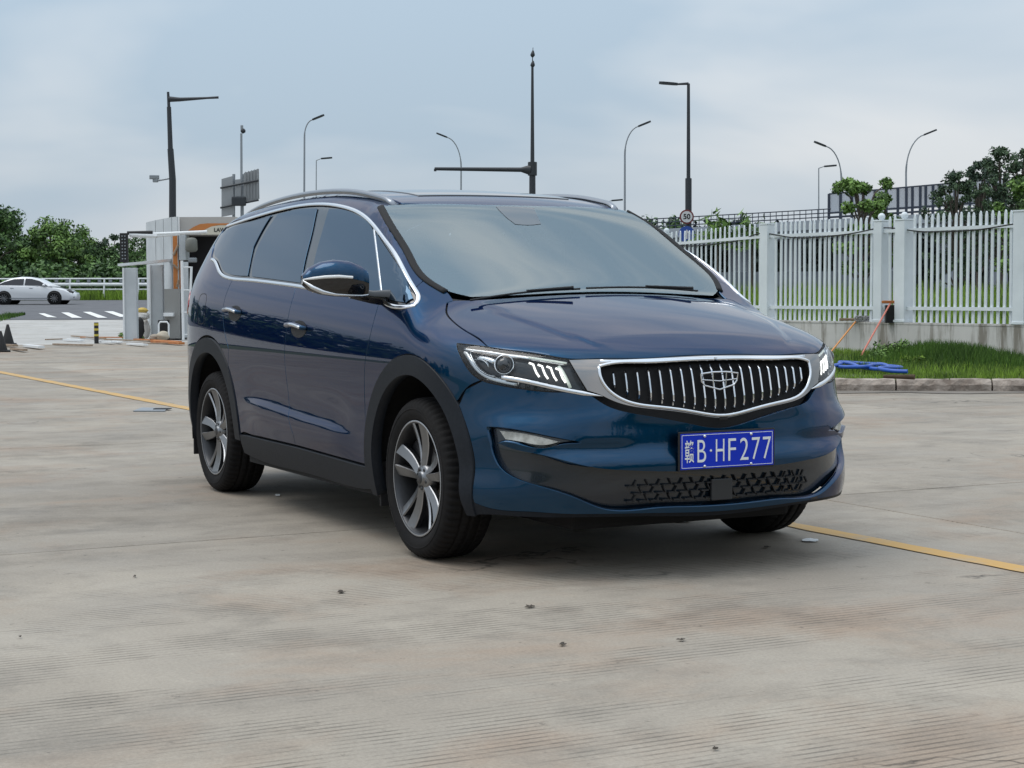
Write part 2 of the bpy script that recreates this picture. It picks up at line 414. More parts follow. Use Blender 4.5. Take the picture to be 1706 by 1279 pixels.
M_FIELD = noisy('field_grass_soil', (.055, .085, .022), (.11, .13, .045), .35, .95, bump=.4, bscale=6, dist=.05)
dd = np.r_[-400, -100, np.arange(-30, 45, 7.5), np.arange(45, 130, 3.0), 150, 200, 300, 500, 900, 1800]
uu = np.r_[-1800, -600, -200, -90, np.linspace(-40, 40, 61), 90, 200, 600, 1800]
V = [world(l, d, float(hgt(np.array(l), np.array(d)))-.05) for d in dd for l in uu]; nu = len(uu)
F = [(i*nu+j, i*nu+j+1, (i+1)*nu+j+1, (i+1)*nu+j) for i in range(len(dd)-1) for j in range(nu-1)]
ground = mesh('ground', V, F, M_FIELD, kind='structure')

def concrete(name, c0, c1, c2, grooves=True):
    m = principled(name, c0, .85); nt = m.node_tree; N = nt.nodes; L = nt.links; b = N['Principled BSDF']; b.inputs['Specular IOR Level'].default_value = .35
    geo = N.new('ShaderNodeNewGeometry'); oi = N.new('ShaderNodeObjectInfo')
    def noise(sc, det=5, rough=.6, stretch=None, dist=0):
        src = geo.outputs['Position']
        if stretch:
            mp = N.new('ShaderNodeMapping'); mp.inputs['Scale'].default_value = stretch; L.new(src, mp.inputs[0]); src = mp.outputs[0]
        n = N.new('ShaderNodeTexNoise'); n.inputs['Scale'].default_value = sc; n.inputs['Detail'].default_value = det; n.inputs['Roughness'].default_value = rough; n.inputs['Distortion'].default_value = dist; L.new(src, n.inputs[0]); return n.outputs['Fac']
    def ramp(src, p0, p1, v0=0., v1=1.):
        r = N.new('ShaderNodeMapRange'); r.inputs['From Min'].default_value = p0; r.inputs['From Max'].default_value = p1; r.inputs['To Min'].default_value = v0; r.inputs['To Max'].default_value = v1; L.new(src, r.inputs['Value']); return r.outputs[0]
    def mixc(f, a, bcol, mode='MIX'):
        x = N.new('ShaderNodeMix'); x.data_type = 'RGBA'; x.blend_type = mode
        if hasattr(f, 'is_linked'): L.new(f, x.inputs['Factor'])
        else: x.inputs['Factor'].default_value = f
        for s, k in ((a, 'A'), (bcol, 'B')):
            if hasattr(s, 'is_linked'): L.new(s, x.inputs[k])
            else: x.inputs[k].default_value = (*s, 1)
        return x.outputs['Result']
    def math_(op, a, bb):
        x = N.new('ShaderNodeMath'); x.operation = op
        for i, s in enumerate((a, bb)):
            if hasattr(s, 'is_linked'): L.new(s, x.inputs[i])
            else: x.inputs[i].default_value = s
        return x.outputs[0]
    col = mixc(ramp(noise(.45, 6, .65, dist=.3), .40, .60), c0, c1)
    col = mixc(ramp(noise(.8, 6, .65, (1, .8, 1), .3), .50, .66, 0, .9), col, c2)
    dk = math_('MULTIPLY', ramp(noise(1.7, 9, .74, (1, .75, 1), .35), .50, .70, 0, .62), 1.0)
    col = mixc(dk, col, (c0[0]*.58, c0[1]*.58, c0[2]*.58))
    lt = ramp(noise(5, 8, .75, dist=.5), .56, .75, 0, .35); col = mixc(lt, col, (c1[0]*1.22, c1[1]*1.22, c1[2]*1.22))
    fine = ramp(noise(85, 3, .7), .3, .75, .86, 1.12); 
    spots = ramp(noise(11, 5, .7), .64, .70, 1.0, .60)
    f2 = math_('MULTIPLY', fine, spots)
    # brush grooves run across the lane in worn patches
    sx = N.new('ShaderNodeSeparateXYZ'); L.new(geo.outputs['Position'], sx.inputs[0])
    wob = math_('MULTIPLY', noise(1.2, 2, .5), .03)
    ph = math_('MULTIPLY', math_('ADD', sx.outputs['X'], wob), 2*PI/.034)
    wv = math_('SINE', ph, 0.)
    gm = math_('MULTIPLY', ramp(noise(1.1, 4, .6, (1.8, .5, 1), .1), .47, .55), ramp(noise(4.5, 5, .7), .36, .58))
    gr = math_('MULTIPLY', ramp(wv, .35, .95), gm if grooves else 0.)
    f2 = math_('MULTIPLY', f2, math_('SUBTRACT', 1.0, math_('MULTIPLY', gr, .44)))
    rv = ramp(oi.outputs['Random'], 0, 1, .90, 1.07); f2 = math_('MULTIPLY', f2, rv)
    # hairline cracks
    vo = N.new('ShaderNodeTexVoronoi'); vo.feature = 'DISTANCE_TO_EDGE'; vo.inputs['Scale'].default_value = .42
    mpv = N.new('ShaderNodeVectorMath'); mpv.operation = 'ADD'
    nv = N.new('ShaderNodeTexNoise'); nv.inputs['Scale'].default_value = 2.2; nv.inputs['Detail'].default_value = 6; L.new(geo.outputs['Position'], nv.inputs[0])
    sc = N.new('ShaderNodeVectorMath'); sc.operation = 'SCALE'; sc.inputs['Scale'].default_value = .9; L.new(nv.outputs['Color'], sc.inputs[0])
    L.new(geo.outputs['Position'], mpv.inputs[0]); L.new(sc.outputs[0], mpv.inputs[1]); L.new(mpv.outputs[0], vo.inputs['Vector'])
    ck = math_('MULTIPLY', ramp(vo.outputs['Distance'], .0, .007, 1, 0), ramp(noise(.8, 3), .54, .64)); f2 = math_('MULTIPLY', f2, math_('SUBTRACT', 1.0, math_('MULTIPLY', ck, .7)))
    L.new(mixc(1.0, col, f2, 'MULTIPLY'), b.inputs['Base Color'])
    hgtn = math_('SUBTRACT', math_('ADD', math_('MULTIPLY', noise(60, 4, .7), .4), math_('MULTIPLY', noise(9, 4, .6), .5)), math_('ADD', math_('MULTIPLY', gr, .8), ck))
    bp = N.new('ShaderNodeBump'); bp.inputs['Strength'].default_value = .55; bp.inputs['Distance'].default_value = .006; L.new(hgtn, bp.inputs['Height']); L.new(bp.outputs[0], b.inputs['Normal'])
    L.new(ramp(noise(1.4, 4), .35, .7, .62, .92), b.inputs['Roughness'])
    return m
M_CON = concrete('lot_concrete', (.268, .236, .196), (.345, .305, .252), (.302, .232, .175))
M_CON2 = concrete('apron_concrete', (.40, .39, .37), (.46, .45, .43), (.36, .34, .31), False)
# slabs: 4.5 m lanes along the parking line, cut every 5.2 m, with recessed joints
lot = mesh('lot_bedding', [(-32, -26, -.03), (17, -26, -.03), (17, 24, -.03), (-32, 24, -.03)], [(0, 1, 2, 3)], principled('joint_filler', (.05, .046, .04), .95), kind='structure')
XJ = [-31.5, -26.6, -21.5, -16.4, -11.3, -6.1, -.95, 5.6, 11, 16.5]; YJ = [-26, -20.5, -14.5, -8.6, 1.85, 6.9, 11.9, 16.9, 22]; J = .006
for x0, x1 in zip(XJ, XJ[1:]):
    for y0, y1 in zip(YJ, YJ[1:]):
        mb = bmesh.new(); bmesh.ops.create_cube(mb, size=1); bmesh.ops.scale(mb, vec=(x1-x0-J*2, y1-y0-J*2, .10), verts=mb.verts)
        bmesh.ops.bevel(mb, geom=[e for e in mb.edges if all(v.co.z > 0 for v in e.verts)], offset=.006, segments=1, affect='EDGES')
        me = bpy.data.meshes.new('slab'); mb.to_mesh(me); mb.free(); me.materials.append(M_CON)
        s = bpy.data.objects.new('slab', me); COL.objects.link(s); s.parent = lot; s.location = ((x0+x1)/2, (y0+y1)/2, -.05-rnd.random()*.002)
def sheet(name, quad_ld, n, m_, mat, up, **k):
    """a sheet laid over the terrain; corners are (lateral, depth)"""
    (a, b, c, d) = [np.array(q, float) for q in quad_ld]; V = []; F = []
    for i in range(n+1):
        for j in range(m_+1):
            s, t = j/m_, i/n; p = (a*(1-s)+b*s)*(1-t)+(d*(1-s)+c*s)*t
            V.append(world(p[0], p[1], float(hgt(np.array(p[0]), np.array(p[1])))+up))
    for i in range(n):
        for j in range(m_): q = i*(m_+1)+j; F.append((q, q+1, q+m_+2, q+m_+1))
    return mesh(name, V, F, mat, **k)
M_ASPH = noisy('asphalt', (.085, .088, .098), (.12, .122, .132), 1.2, .9, bump=.3, bscale=90, dist=.005)
sheet('apron', [(-60, 37.5), (-1.5, 37.5), (-2, 63), (-60, 64.5)], 10, 12, M_CON2, -.012, kind='structure')
sheet('road', [(-90, 62.5), (60, 60), (60, 105), (-90, 106)], 16, 20, M_ASPH, .0, kind='structure')
M_YEL = principled('worn_yellow_paint', (.50, .30, .09), .7)
def wear(m, under, lo, hi, sc):
    nt = m.node_tree; N = nt.nodes; L = nt.links; b = N['Principled BSDF']; g = N.new('ShaderNodeNewGeometry')
    n = N.new('ShaderNodeTexNoise'); n.inputs['Scale'].default_value = sc; n.inputs['Detail'].default_value = 8; n.inputs['Roughness'].default_value = .7; L.new(g.outputs['Position'], n.inputs[0])
    mr = N.new('ShaderNodeMapRange'); mr.inputs['From Min'].default_value = lo; mr.inputs['From Max'].default_value = hi; L.new(n.outputs['Fac'], mr.inputs['Value'])
    mx = N.new('ShaderNodeMix'); mx.data_type = 'RGBA'; mx.inputs['A'].default_value = b.inputs['Base Color'].default_value; mx.inputs['B'].default_value = (*under, 1)
    L.new(mr.outputs[0], mx.inputs['Factor']); L.new(mx.outputs['Result'], b.inputs['Base Color'])
wear(M_YEL, (.33, .29, .23), .48, .72, 3.2)
# parking line, slightly ragged edges
ye = []; n = 260
for i in range(n+1):
    x = -24+(38)*i/n; yc = 1.085+.0118*x; w0 = .056+rnd.uniform(-.004, .004)
    if x < -8: w0 *= 1.25
    ye += [(x, yc-w0+rnd.uniform(-.004, .004), .004), (x, yc+w0+rnd.uniform(-.004, .004), .004)]
mesh('parking_line', ye, [(2*i, 2*i+2, 2*i+3, 2*i+1) for i in range(n)], M_YEL, kind='structure')
M_ROADWHITE = principled('road_white_paint', (.72, .72, .70), .7); wear(M_ROADWHITE, (.3, .3, .3), .58, .8, 2)
for q in ([(64, 522.5), (74, 522.5), (95, 529.4), (79, 529)], [(102, 521), (114, 521), (137, 530), (120, 530)], [(138, 520), (151, 520), (179, 530), (163, 530)], [(173.5, 519), (188, 519), (216, 528.5), (200, 528.5)], [(212, 518), (226, 518), (250, 527), (236, 527)]):
    P = [terr(*p)+np.array([0, 0, .02]) for p in q]
    mesh('road_marking', P, [(0, 1, 2, 3)], M_ROADWHITE, kind='structure')
# ------------------------------------------------------------------ minivan materials
M_PAINT = principled('blue_metallic_paint', (.0020, .037, .088), .26, .94, Specular_Tint=(.03, .23, .40, 1), Coat_Weight=1.0, Coat_Roughness=.015, Coat_IOR=1.40, Specular_IOR_Level=.2)
def flakes(m):
    nt = m.node_tree; N = nt.nodes; L = nt.links; b = N['Principled BSDF']
    tc = N.new('ShaderNodeTexCoord'); n = N.new('ShaderNodeTexNoise'); n.inputs['Scale'].default_value = 900; n.inputs['Detail'].default_value = 1; L.new(tc.outputs['Object'], n.inputs[0])
    mr = N.new('ShaderNodeMapRange'); mr.inputs['To Min'].default_value = .26; mr.inputs['To Max'].default_value = .42; L.new(n.outputs['Fac'], mr.inputs['Value']); L.new(mr.outputs[0], b.inputs['Roughness'])
    n2 = N.new('ShaderNodeTexNoise'); n2.inputs['Scale'].default_value = 3.5; n2.inputs['Detail'].default_value = 6; L.new(tc.outputs['Object'], n2.inputs[0])
    m2 = N.new('ShaderNodeMapRange'); m2.inputs['From Min'].default_value = .45; m2.inputs['From Max'].default_value = .8; m2.inputs['To Min'].default_value = .008; m2.inputs['To Max'].default_value = .03; L.new(n2.outputs['Fac'], m2.inputs['Value']); L.new(m2.outputs[0], b.inputs['Coat Roughness'])
flakes(M_PAINT)
M_BED = principled('shut_line_black', (.004, .004, .005), .8)
M_CHROME = principled('chrome', (.74, .76, .79), .09, 1.0)
M_SATIN = principled('satin_silver', (.62, .64, .67), .25, 1.0)
M_CHROMEGND = principled('chrome_ground_reflection', (.30, .285, .275), .12, 1.0)  # chrome toned down brown: the mirrored ground is put into its colour
M_RAIL = principled('rail_grey', (.28, .30, .33), .28, .9)
M_CLAD = noisy('grey_black_plastic', (.008, .011, .016), (.012, .015, .021), 60, .5, spec=.18, bump=.05, bscale=900, dist=.002)
M_GLOSSBLACK = principled('gloss_black', (.006, .006, .008), .06, 0, Coat_Weight=.5)
M_MATTBLACK = principled('matt_black_plastic', (.012, .012, .014), .6)
M_SIDEGLASS = principled('tinted_glass', (.003, .006, .010), .01, 0, IOR=2.05, Specular_Tint=(.30, .62, 1.0, 1))
M_WIND = clear_glass('windscreen_glass', (.40, .48, .50), 3.2, (.86, .97, 1))
M_FRIT = principled('frit_black', (.012, .014, .017), .35)
M_LENS = clear_glass('headlamp_lens', (.93, .95, .95), 1.45)
M_LAMPDARK = principled('lamp_housing_dark', (.03, .032, .036), .25, .3)
M_LED = emitter('led_white', (1, 1, .95), 1.3)
M_LEDDIM = emitter('led_edge', (.85, 1, .8), .25)
M_TYRE = noisy('tyre_rubber', (.011, .011, .012), (.016, .015, .015), 14, .8, spec=.15, bump=.1, bscale=160, dist=.002)
M_RIM = principled('alloy_grey', (.23, .235, .245), .32, .95)
M_RIMCUT = principled('alloy_machined', (.42, .43, .45), .45, 1.0)
M_RIMDARK = principled('alloy_dark', (.055, .057, .062), .4, .7)
M_DISC = principled('brake_disc_steel', (.28, .27, .26), .35, 1)
M_PLATE = principled('plate_blue', (.004, .030, .50), .5, 0, Specular_IOR_Level=.25)
M_WHITE = principled('plate_white', (.80, .82, .82), .4)
M_REDLAMP = principled('tail_lamp_red', (.28, .01, .012), .08, 0, Coat_Weight=1)
M_INT = noisy('interior_charcoal', (.030, .030, .033), (.045, .044, .046), 30, .7)
M_SEAT = noisy('seat_leather', (.055, .05, .047), (.075, .068, .062), 25, .5)
M_MIRROR = principled('mirror_glass', (.8, .82, .84), .02, 1)
M_LINER = principled('intake_black', (.004, .010, .018), .22, 0, Coat_Weight=.6)
M_FOG = noisy('fog_lamp_glass', (.38, .38, .35), (.62, .62, .58), 26, .12, lo=.4, hi=.6)

# ------------------------------------------------------------------ minivan
van = empty('minivan', (-1.4, 0, 0), label='dark blue metallic minivan parked in the foreground with chrome grille and blue plate', cat='minivan')
_pend = []
def vp(o):                                          # build in car coordinates, hang under the van's base point
    o.parent = van; o.matrix_parent_inverse = Matrix.Translation((1.4, 0, 0)); return o
def sub(o, p):
    o.parent = p; o.matrix_parent_inverse = Matrix.Identity(4); return o
def sym(R): R = np.asarray(R); return np.concatenate([R, mir(R[::-1])])
PB = [M_PAINT, M_BED]
R_F, R_R, WX = .430, .440, -2.805                   # wheel-arch openings
def arc(cx, r, a0, a1, n=24, cz=.345): return [(cx+r*math.cos(math.radians(a)), cz+r*math.sin(math.radians(a))) for a in np.linspace(a0, a1, n)]

dlo_lo = cast([(352.5, 431.5), (359, 436.6), (366.5, 454), (376.8, 461.5), (409, 466), (461.8, 471.8), (502.9, 477.6), (568.9, 488.5), (633.4, 499), (675.9, 511)])
dlo_up = cast([(696.4, 499.6), (690.6, 480.6), (661.2, 427.8), (641, 399), (623.1, 376), (599.6, 354.8), (573.3, 344.5), (543.9, 340), (514.6, 340.6), (461.8, 350.3), (412, 365), (378, 376.5)])
dlo_bk = on_side([(-3.16, 1.47), (-3.17, 1.40)])
DLO = np.concatenate([dlo_lo, dlo_up, dlo_bk])
ws_edge = cast([(745.5, 485.5), (711, 463.6), (682, 420), (656, 378), (637, 344)])
ws_base = on_top([(.005, 0), (-.003, -.25), (-.03, -.45), (-.07, -.62)])
ws_top = on_top([(-.88, -.45), (-.83, -.22), (-.815, 0)])
WS = sym(np.concatenate([ws_base, ws_edge, ws_top]))
hood_cut = cast([(745.5, 503.6), (743.6, 518), (751, 531), (776.4, 551), (801.8, 567), (814.5, 578)])
hood_lip = cast([(859.6, 584), (913.5, 592), (947.4, 597.5), (999, 597), (1041, 597), (1122, 593.5), (1180, 591)])
hood_rear = on_top([(.045, 0), (.036, -.25), (.008, -.45), (-.045, -.62), (-.075, -.70)])
HOOD = sym(np.concatenate([hood_rear, hood_cut, hood_lip]))
head_top = cast([(812.8, 578), (799.8, 576), (761, 572)])
head_out = cast([(763, 583), (769.9, 597.8), (783.9, 619.8), (803.8, 633.7), (829.7, 640.5), (867.6, 647)])
head_bot = cast([(939.4, 652.5), (979, 657)])
head_in = cast([(977.3, 649.7), (959.3, 619.8), (947.4, 599)])
HEAD = np.concatenate([head_out, head_bot[:1], head_in, cast([(913.5, 593), (859.6, 585)]), head_top])
f_door = cast([(633, 499.6), (621.6, 539), (614, 571.5), (608.5, 600.8), (607, 624.5), (608, 677), (610, 736), (607, 762)])
m_door = cast([(492.6, 476.5), (490.6, 486.5), (482, 518.7), (476.5, 554), (474, 583), (476.5, 624.5), (482, 677), (488, 722)])
m_door = np.concatenate([m_door, on_side([(-1.415, .370)])])
r_door = np.concatenate([cast([(388.5, 463.5)]), on_side([(-2.53, 1.10), (-2.535, 1.03), (-2.50, .93), (-2.42, .82)]), on_side(arc(WX, .53, 45, 2, 8))])
def zbot(x): return float(np.interp(x, [-2.3, -1.4, -.5], [.373, .370, .352]))
bot_r = on_side([(x, zbot(x)) for x in np.linspace(-2.24, -1.47, 7)]); bot_f = on_side([(x, zbot(x)) for x in np.linspace(-1.36, -.60, 7)])
seam_b = on_side([(.435, .735)])                    # where bumper, fender and front arch meet
def lerp(A, B, n): return [np.asarray(A)+(np.asarray(B)-np.asarray(A))*i/n for i in range(1, n)]

hood = vp(panel('hood', HOOD, PB, None, res=.026, gap=.003))
vp(panel('windscreen', WS, [M_WIND], None, lip=0, off=.003, gap=.001))
wsin = sym(np.concatenate([on_top([(-.055, 0), (-.06, -.25), (-.085, -.45), (-.12, -.58), (-.17, -.655)]), cast([(722, 460), (697, 420), (673, 379), (657, 353)]), on_top([(-.90, -.45), (-.855, -.22), (-.84, 0)])]))
vp(panel('windscreen_frit', WS, [M_FRIT], None, holes=[wsin], lip=0, off=-.002))
vp(panel('sensor_panel', cast([(826, 345), (860, 345.5), (889, 347.5), (901, 374), (880, 376), (858, 374.5), (842, 362)]), [principled('sensor_panel_black', (.02, .024, .028), .03, 0, IOR=2.6)], None, lip=0, off=.0045, gap=0, res=.015))
vp(panel('cowl', sym(np.concatenate([on_top([(.05, 0), (.04, -.25), (.012, -.45), (-.04, -.62), (-.07, -.70)]), on_top([(-.13, -.73)]), ws_base[::-1]*1.0])), [M_MATTBLACK], None, lip=0, off=-.014, gap=0))
# roof: a dark glazed middle panel between painted rails
ROOFE = [(-.98, -.575), (-1.2, -.578), (-1.6, -.582), (-2.1, -.58), (-2.6, -.572), (-3.1, -.555), (-3.40, -.53)]
roof_out = np.concatenate([ws_top[::-1], on_top([(-.935, -.565)]), on_top(ROOFE[1:]), on_top([(-3.46, -.3), (-3.48, 0)])])
vp(panel('roof', sym(roof_out), PB, None, res=.03))
vp(panel('sunroof_glass', sym(on_top([(-1.02, 0), (-1.04, -.25), (-1.07, -.42), (-1.4, -.43), (-2.1, -.43), (-2.5, -.42), (-2.53, -.2), (-2.53, 0)])), [M_GLOSSBLACK], None, lip=.006, off=.004, bed=0, res=.03))
for fl in (False, True):
    K = dict(flip=fl)
    # ---------------- painted skin
    fender = np.concatenate([hood_cut, head_top[1:], head_out[:4], seam_b, on_side(arc(0, .515, 41, 173, 22)), f_door[::-1][2:-1], f_door[:1], dlo_lo[-1:], dlo_up[:2], ws_edge[1:2]*1, ws_edge[:1], hood_rear[-1:]])
    vp(panel('fender', fender, PB, None, res=.015, corner=30, **K))
    fd = np.concatenate([f_door, on_side([(-.53, .353)]), bot_f[::-1], m_door[::-1], dlo_lo[[7]]])
    d = vp(panel('front_door', fd, PB, None, res=.015, corner=30, **K))
    rd = np.concatenate([m_door, bot_r[::-1], r_door[::-1], dlo_lo[[4, 5]]])
    d2 = vp(panel('rear_door', rd, PB, None, res=.015, corner=30, **K))
    # quarter panel wraps to the tail
    q = np.concatenate([r_door, on_side(arc(WX, .535, 3, 175, 26)), on_side([(-3.345, .36), (-3.42, .30), (-3.50, .34), (-3.60, .70), (-3.60, 1.05), (-3.53, 1.2), (-3.42, 1.34), (-3.36, 1.45)]), on_top([(-3.40, -.545), (-3.1, -.57)]), dlo_bk[:1]+np.array([-.01, 0, .03]), dlo_bk, dlo_lo[:4]])
    vp(panel('quarter_panel', q, PB, None, corner=30, **K))
    rs = np.concatenate([dlo_up[1:], dlo_bk[:1]+np.array([-.01, 0, .03]), on_top([(-3.1, -.565)]), on_top([(x, y-.012) for x, y in ROOFE[5:0:-1]]), on_top([(-.935, -.575)]), ws_edge[::-1][:-1]])
    vp(panel('roof_side_rail', rs, PB, None, corner=30, **K))
    # ---------------- glasshouse
    vp(panel('pillar_trim', DLO, [M_GLOSSBLACK], None, lip=0, off=-.006, gap=-.004, corner=30, **K))
    g1 = np.concatenate([cast([(633, 494), (569, 483.5), (521, 477.5), (523.4, 436.6), (535, 392), (548.3, 347.5)]), cast([(573.3, 349), (599.6, 360), (619, 378)])])
    w1 = vp(panel('front_door_window', g1, [M_SIDEGLASS, M_MATTBLACK], None, lip=.004, off=.001, bed=0, gap=.001, corner=30, **K))
    g2 = cast([(640, 495.5), (675, 505), (689.5, 497), (684, 480), (655, 427.8), (626.5, 384)])
    vp(panel('front_quarter_window', g2, [M_SIDEGLASS, M_MATTBLACK], None, lip=.004, off=.001, bed=0, corner=30, **K))
    g3 = cast([(502, 472.5), (461.8, 467), (419, 461.5), (423, 430), (431, 407), (444, 383), (464, 355), (500, 347), (529, 345.5), (518, 395), (507, 440)])
    vp(panel('rear_door_window', g3, [M_SIDEGLASS, M_MATTBLACK], None, lip=.004, off=.001, bed=0, corner=30, **K))
    g4 = np.concatenate([cast([(412.5, 460.5), (378, 456), (370, 449), (364, 434), (357, 426)]), on_side([(-3.145, 1.40), (-3.135, 1.465)]), cast([(382, 380), (412, 369.5), (453, 357.5), (437, 383), (423, 410)])])
    vp(panel('rear_quarter_window', g4, [M_SIDEGLASS, M_MATTBLACK], None, lip=.004, off=.001, bed=0, corner=30, **K))
    vp(strip('window_trim', np.concatenate([dlo_lo[:-1], cast([(675.9, 511), (690, 509), (696.4, 499.6)]), dlo_up[1:]]), .020, .006, M_CHROME, None, corner=75, **K))
    vp(strip('windscreen_moulding', ws_edge+np.array([0, -.009, -.001]), .034, .008, M_BED, None, **K))
    vp(strip('window_divider', cast([(623.1, 381), (630, 437), (637, 497)]), .012, .004, M_SATIN, None, **K))
    # ---------------- cladding
    vp(panel('wheel_arch_trim', np.concatenate([on_side(arc(0, .515, 38, 176, 30)), on_side([(-.513, .30), (-.50, .22), (-.445, .22)]), on_side(arc(0, R_F, 180, 2, 34)), on_side([(.455, .235), (.50, .235), (.503, .40), (.488, .50), (.450, .588)])]), [M_CLAD], None, off=.006, lip=.05, bed=0, gap=.001, corner=30, **K))
    vp(panel('wheel_arch_trim', np.concatenate([on_side(arc(WX, .525, -2, 178, 34)), on_side([(WX-.52, .26), (WX-.46, .26)]), on_side(arc(WX, R_R, 178, -2, 34))]), [M_CLAD], None, off=.006, lip=.05, bed=0, gap=.001, corner=30, **K))
    vp(panel('sill_trim', np.concatenate([on_side([(-.505, .345), (-.505, .24), (-.56, .235), (-1.2, .235), (-2.1, .245), (-2.26, .26), (-2.29, .362)]), bot_r-np.array([0, 0, .009]), bot_f-np.array([0, 0, .009])]), [M_CLAD], None, off=.004, lip=.06, bed=0, corner=30, **K))
    # ---------------- handles
    for (x, z) in ((-1.335, .955), (-2.325, 1.022)):
        rx = x
        P = on_side([(rx-.11, z+.004), (rx-.05, z+.008), (rx, z+.006), (rx+.06, z), (rx+.10, z-.006)])
        cup = on_side([(rx+.105*math.cos(a), z-.012+.042*math.sin(a)) for a in np.linspace(0, 2*PI, 20, endpoint=False)])
        hd = vp(panel('door_handle', cup, [M_MATTBLACK], None, lip=0, off=.0012, gap=0, res=.015, **K))
        Pn = P+grad(P)*.026
        gb = MB().tube([P[0]+grad(P)[0]*.002]+[p for p in Pn]+[P[-1]+grad(P)[-1]*.002], [.010]+[.013]*len(P)+[.010], 10)
        g = gb.build('handle_grip', M_PAINT); g.data.transform(Matrix.Diagonal((1, 1, 1, 1)))
        if fl: g.data.transform(Matrix.Scale(-1, 4, (0, 1, 0))); g.data.flip_normals()
        sub(g, hd)
        c = strip('handle_chrome', Pn[1:]+grad(P)[1:]*.010, .014, .006, M_CHROME, None, **K); sub(c, hd)
    # ---------------- roof rail
    rp = np.array([(x, y, 0) for x, y in [(-.93, -.607), (-.97, -.612), (-1.06, -.617), (-1.25, -.622), (-1.6, -.622), (-2.1, -.62), (-2.6, -.612), (-3.0, -.60), (-3.18, -.59), (-3.26, -.585)]])
    base = on_top(rp[:, :2]); hts = [-.006, .004, .010, .014, .016, .016, .014, .010, .002, -.006]
    rp[:, 2] = base[:, 2]+np.array(hts)
    vp(strip('roof_rail', rp, lambda t: .032, .018, M_RAIL, None, n_over=(0, -.45, .89), step=.03, **K))
# fuel flap outline and crease are on the right flank only
ff = [(-2.93+.075*math.copysign(abs(math.cos(a))**.5, math.cos(a)), 1.03+.085*math.copysign(abs(math.sin(a))**.5, math.sin(a))) for a in np.linspace(0, 2*PI, 28, endpoint=False)]
vp(strip('fuel_flap_seam', on_side(ff), .004, .0006, M_BED, None, closed=True, step=.012))

# ---------------- nose
bump_up_R = np.concatenate([seam_b, head_out[3:], head_bot[:1], cast([(979, 653), (1000, 668), (1014, 676), (1068, 689.5), (1149, 704), (1205, 712)])])
fog_hole_top = cast([(813, 711.5), (836, 713), (859.6, 716.5), (919.5, 728.4), (969, 737.5)])
fog_hole_bot = cast([(933, 740), (907.5, 745.5), (867.6, 740), (838, 735.5), (828, 738)])
intake_top = cast([(851.7, 748), (899.5, 758), (949.4, 770), (989, 779), (1050, 784), (1099, 785.5), (1150, 785), (1206, 783)])
intake_bot = cast([(1203, 838), (1150, 841), (1095, 843), (1005, 845), (959, 827), (899.5, 809), (860, 796), (843.7, 787), (830, 774), (825.7, 767), (817, 738)])
OPEN = np.concatenate([fog_hole_top, fog_hole_bot, intake_top[:-1], mir(intake_top[:-1][::-1]), mir(fog_hole_bot[::-1]), mir(fog_hole_top[::-1]), mir(intake_bot[1:][::-1]), intake_bot[1:]])
b_low = np.concatenate([on_side([(.400, .668), (.455, .585), (.492, .50), (.505, .40), (.505, .30)]), cast([(790, 838), (815, 847), (880, 853), (940, 854.5), (1000, 854.5), (1095, 853), (1206, 849)])])
BUMP = np.concatenate([bump_up_R, mir(bump_up_R[::-1])[1:], mir(b_low), b_low[::-1][1:]])
def b_disp(P):
    """bumper sculpting: a ledge under the plate that faces up, and a swept shoulder under each lamp"""
    y = np.abs(P[:, 1]); z = P[:, 2]
    mid = 1-sst(.60, .80, y)
    led = mid*(.030*(1-sst(.445, .535, z))-.014)*sst(.70, .58, z)
    sh = sst(.34, .50, y)*(1-sst(.80, .90, y))*(.016*(1-sst(.60, .69, z+.10*(y-.55))))*sst(.50, .56, z)
    return led*1.0+sh
bumper = vp(panel('front_bumper', BUMP, PB, None, holes=[OPEN], kind='V', lip=.03, bed=0, corner=30, res=.018, disp=b_disp))
vp(panel('intake_liner', np.concatenate([fog_hole_top[:1], fog_hole_top[-1:], intake_top[3:-1], mir(intake_top[3:-1][::-1]), mir(fog_hole_top[-1:]), mir(fog_hole_top[:1]), mir(intake_bot[1:][::-1]), intake_bot[1:]]), [M_LINER], None, kind='V', off=-.030, lip=0, gap=-.012, corner=30, res=.02))
lip_low = np.concatenate([on_side([(.455, .235)]), cast([(812, 857), (880, 861), (940, 862), (1068, 860), (1206, 857)])])
lip_up = b_low[4:]
vp(panel('lower_lip', np.concatenate([lip_up, mir(lip_up[::-1])[1:], mir(lip_low), lip_low[::-1][1:]]), [M_CLAD], None, kind='V', lip=.05, bed=0, gap=.0005, corner=30, res=.02))
# lower grille mesh: staggered short bars
gm = MB()
for i in range(17):
    y = -.40+.05*i
    for j, z in enumerate((.305, .335, .365)):
        p = on_front([(y+(.025 if j % 2 else 0), z)])[0]; gm.box(p-np.array([.022, 0, 0]), (.012, .036, .006), rz=-math.atan2(y*.55, 1)*1.0)
        gm.box(p-np.array([.022, 0, -.013])+np.array([0, .018, 0]), (.012, .005, .024), rx=.5 if (i+j) % 2 else -.5)
vp(gm.build('lower_grille', M_MATTBLACK))
vp(MB().box((.918, .0, .335), (.012, .10, .085), bev=.004).build('radar_cover', principled('radar_grey', (.022, .024, .027), .4)))

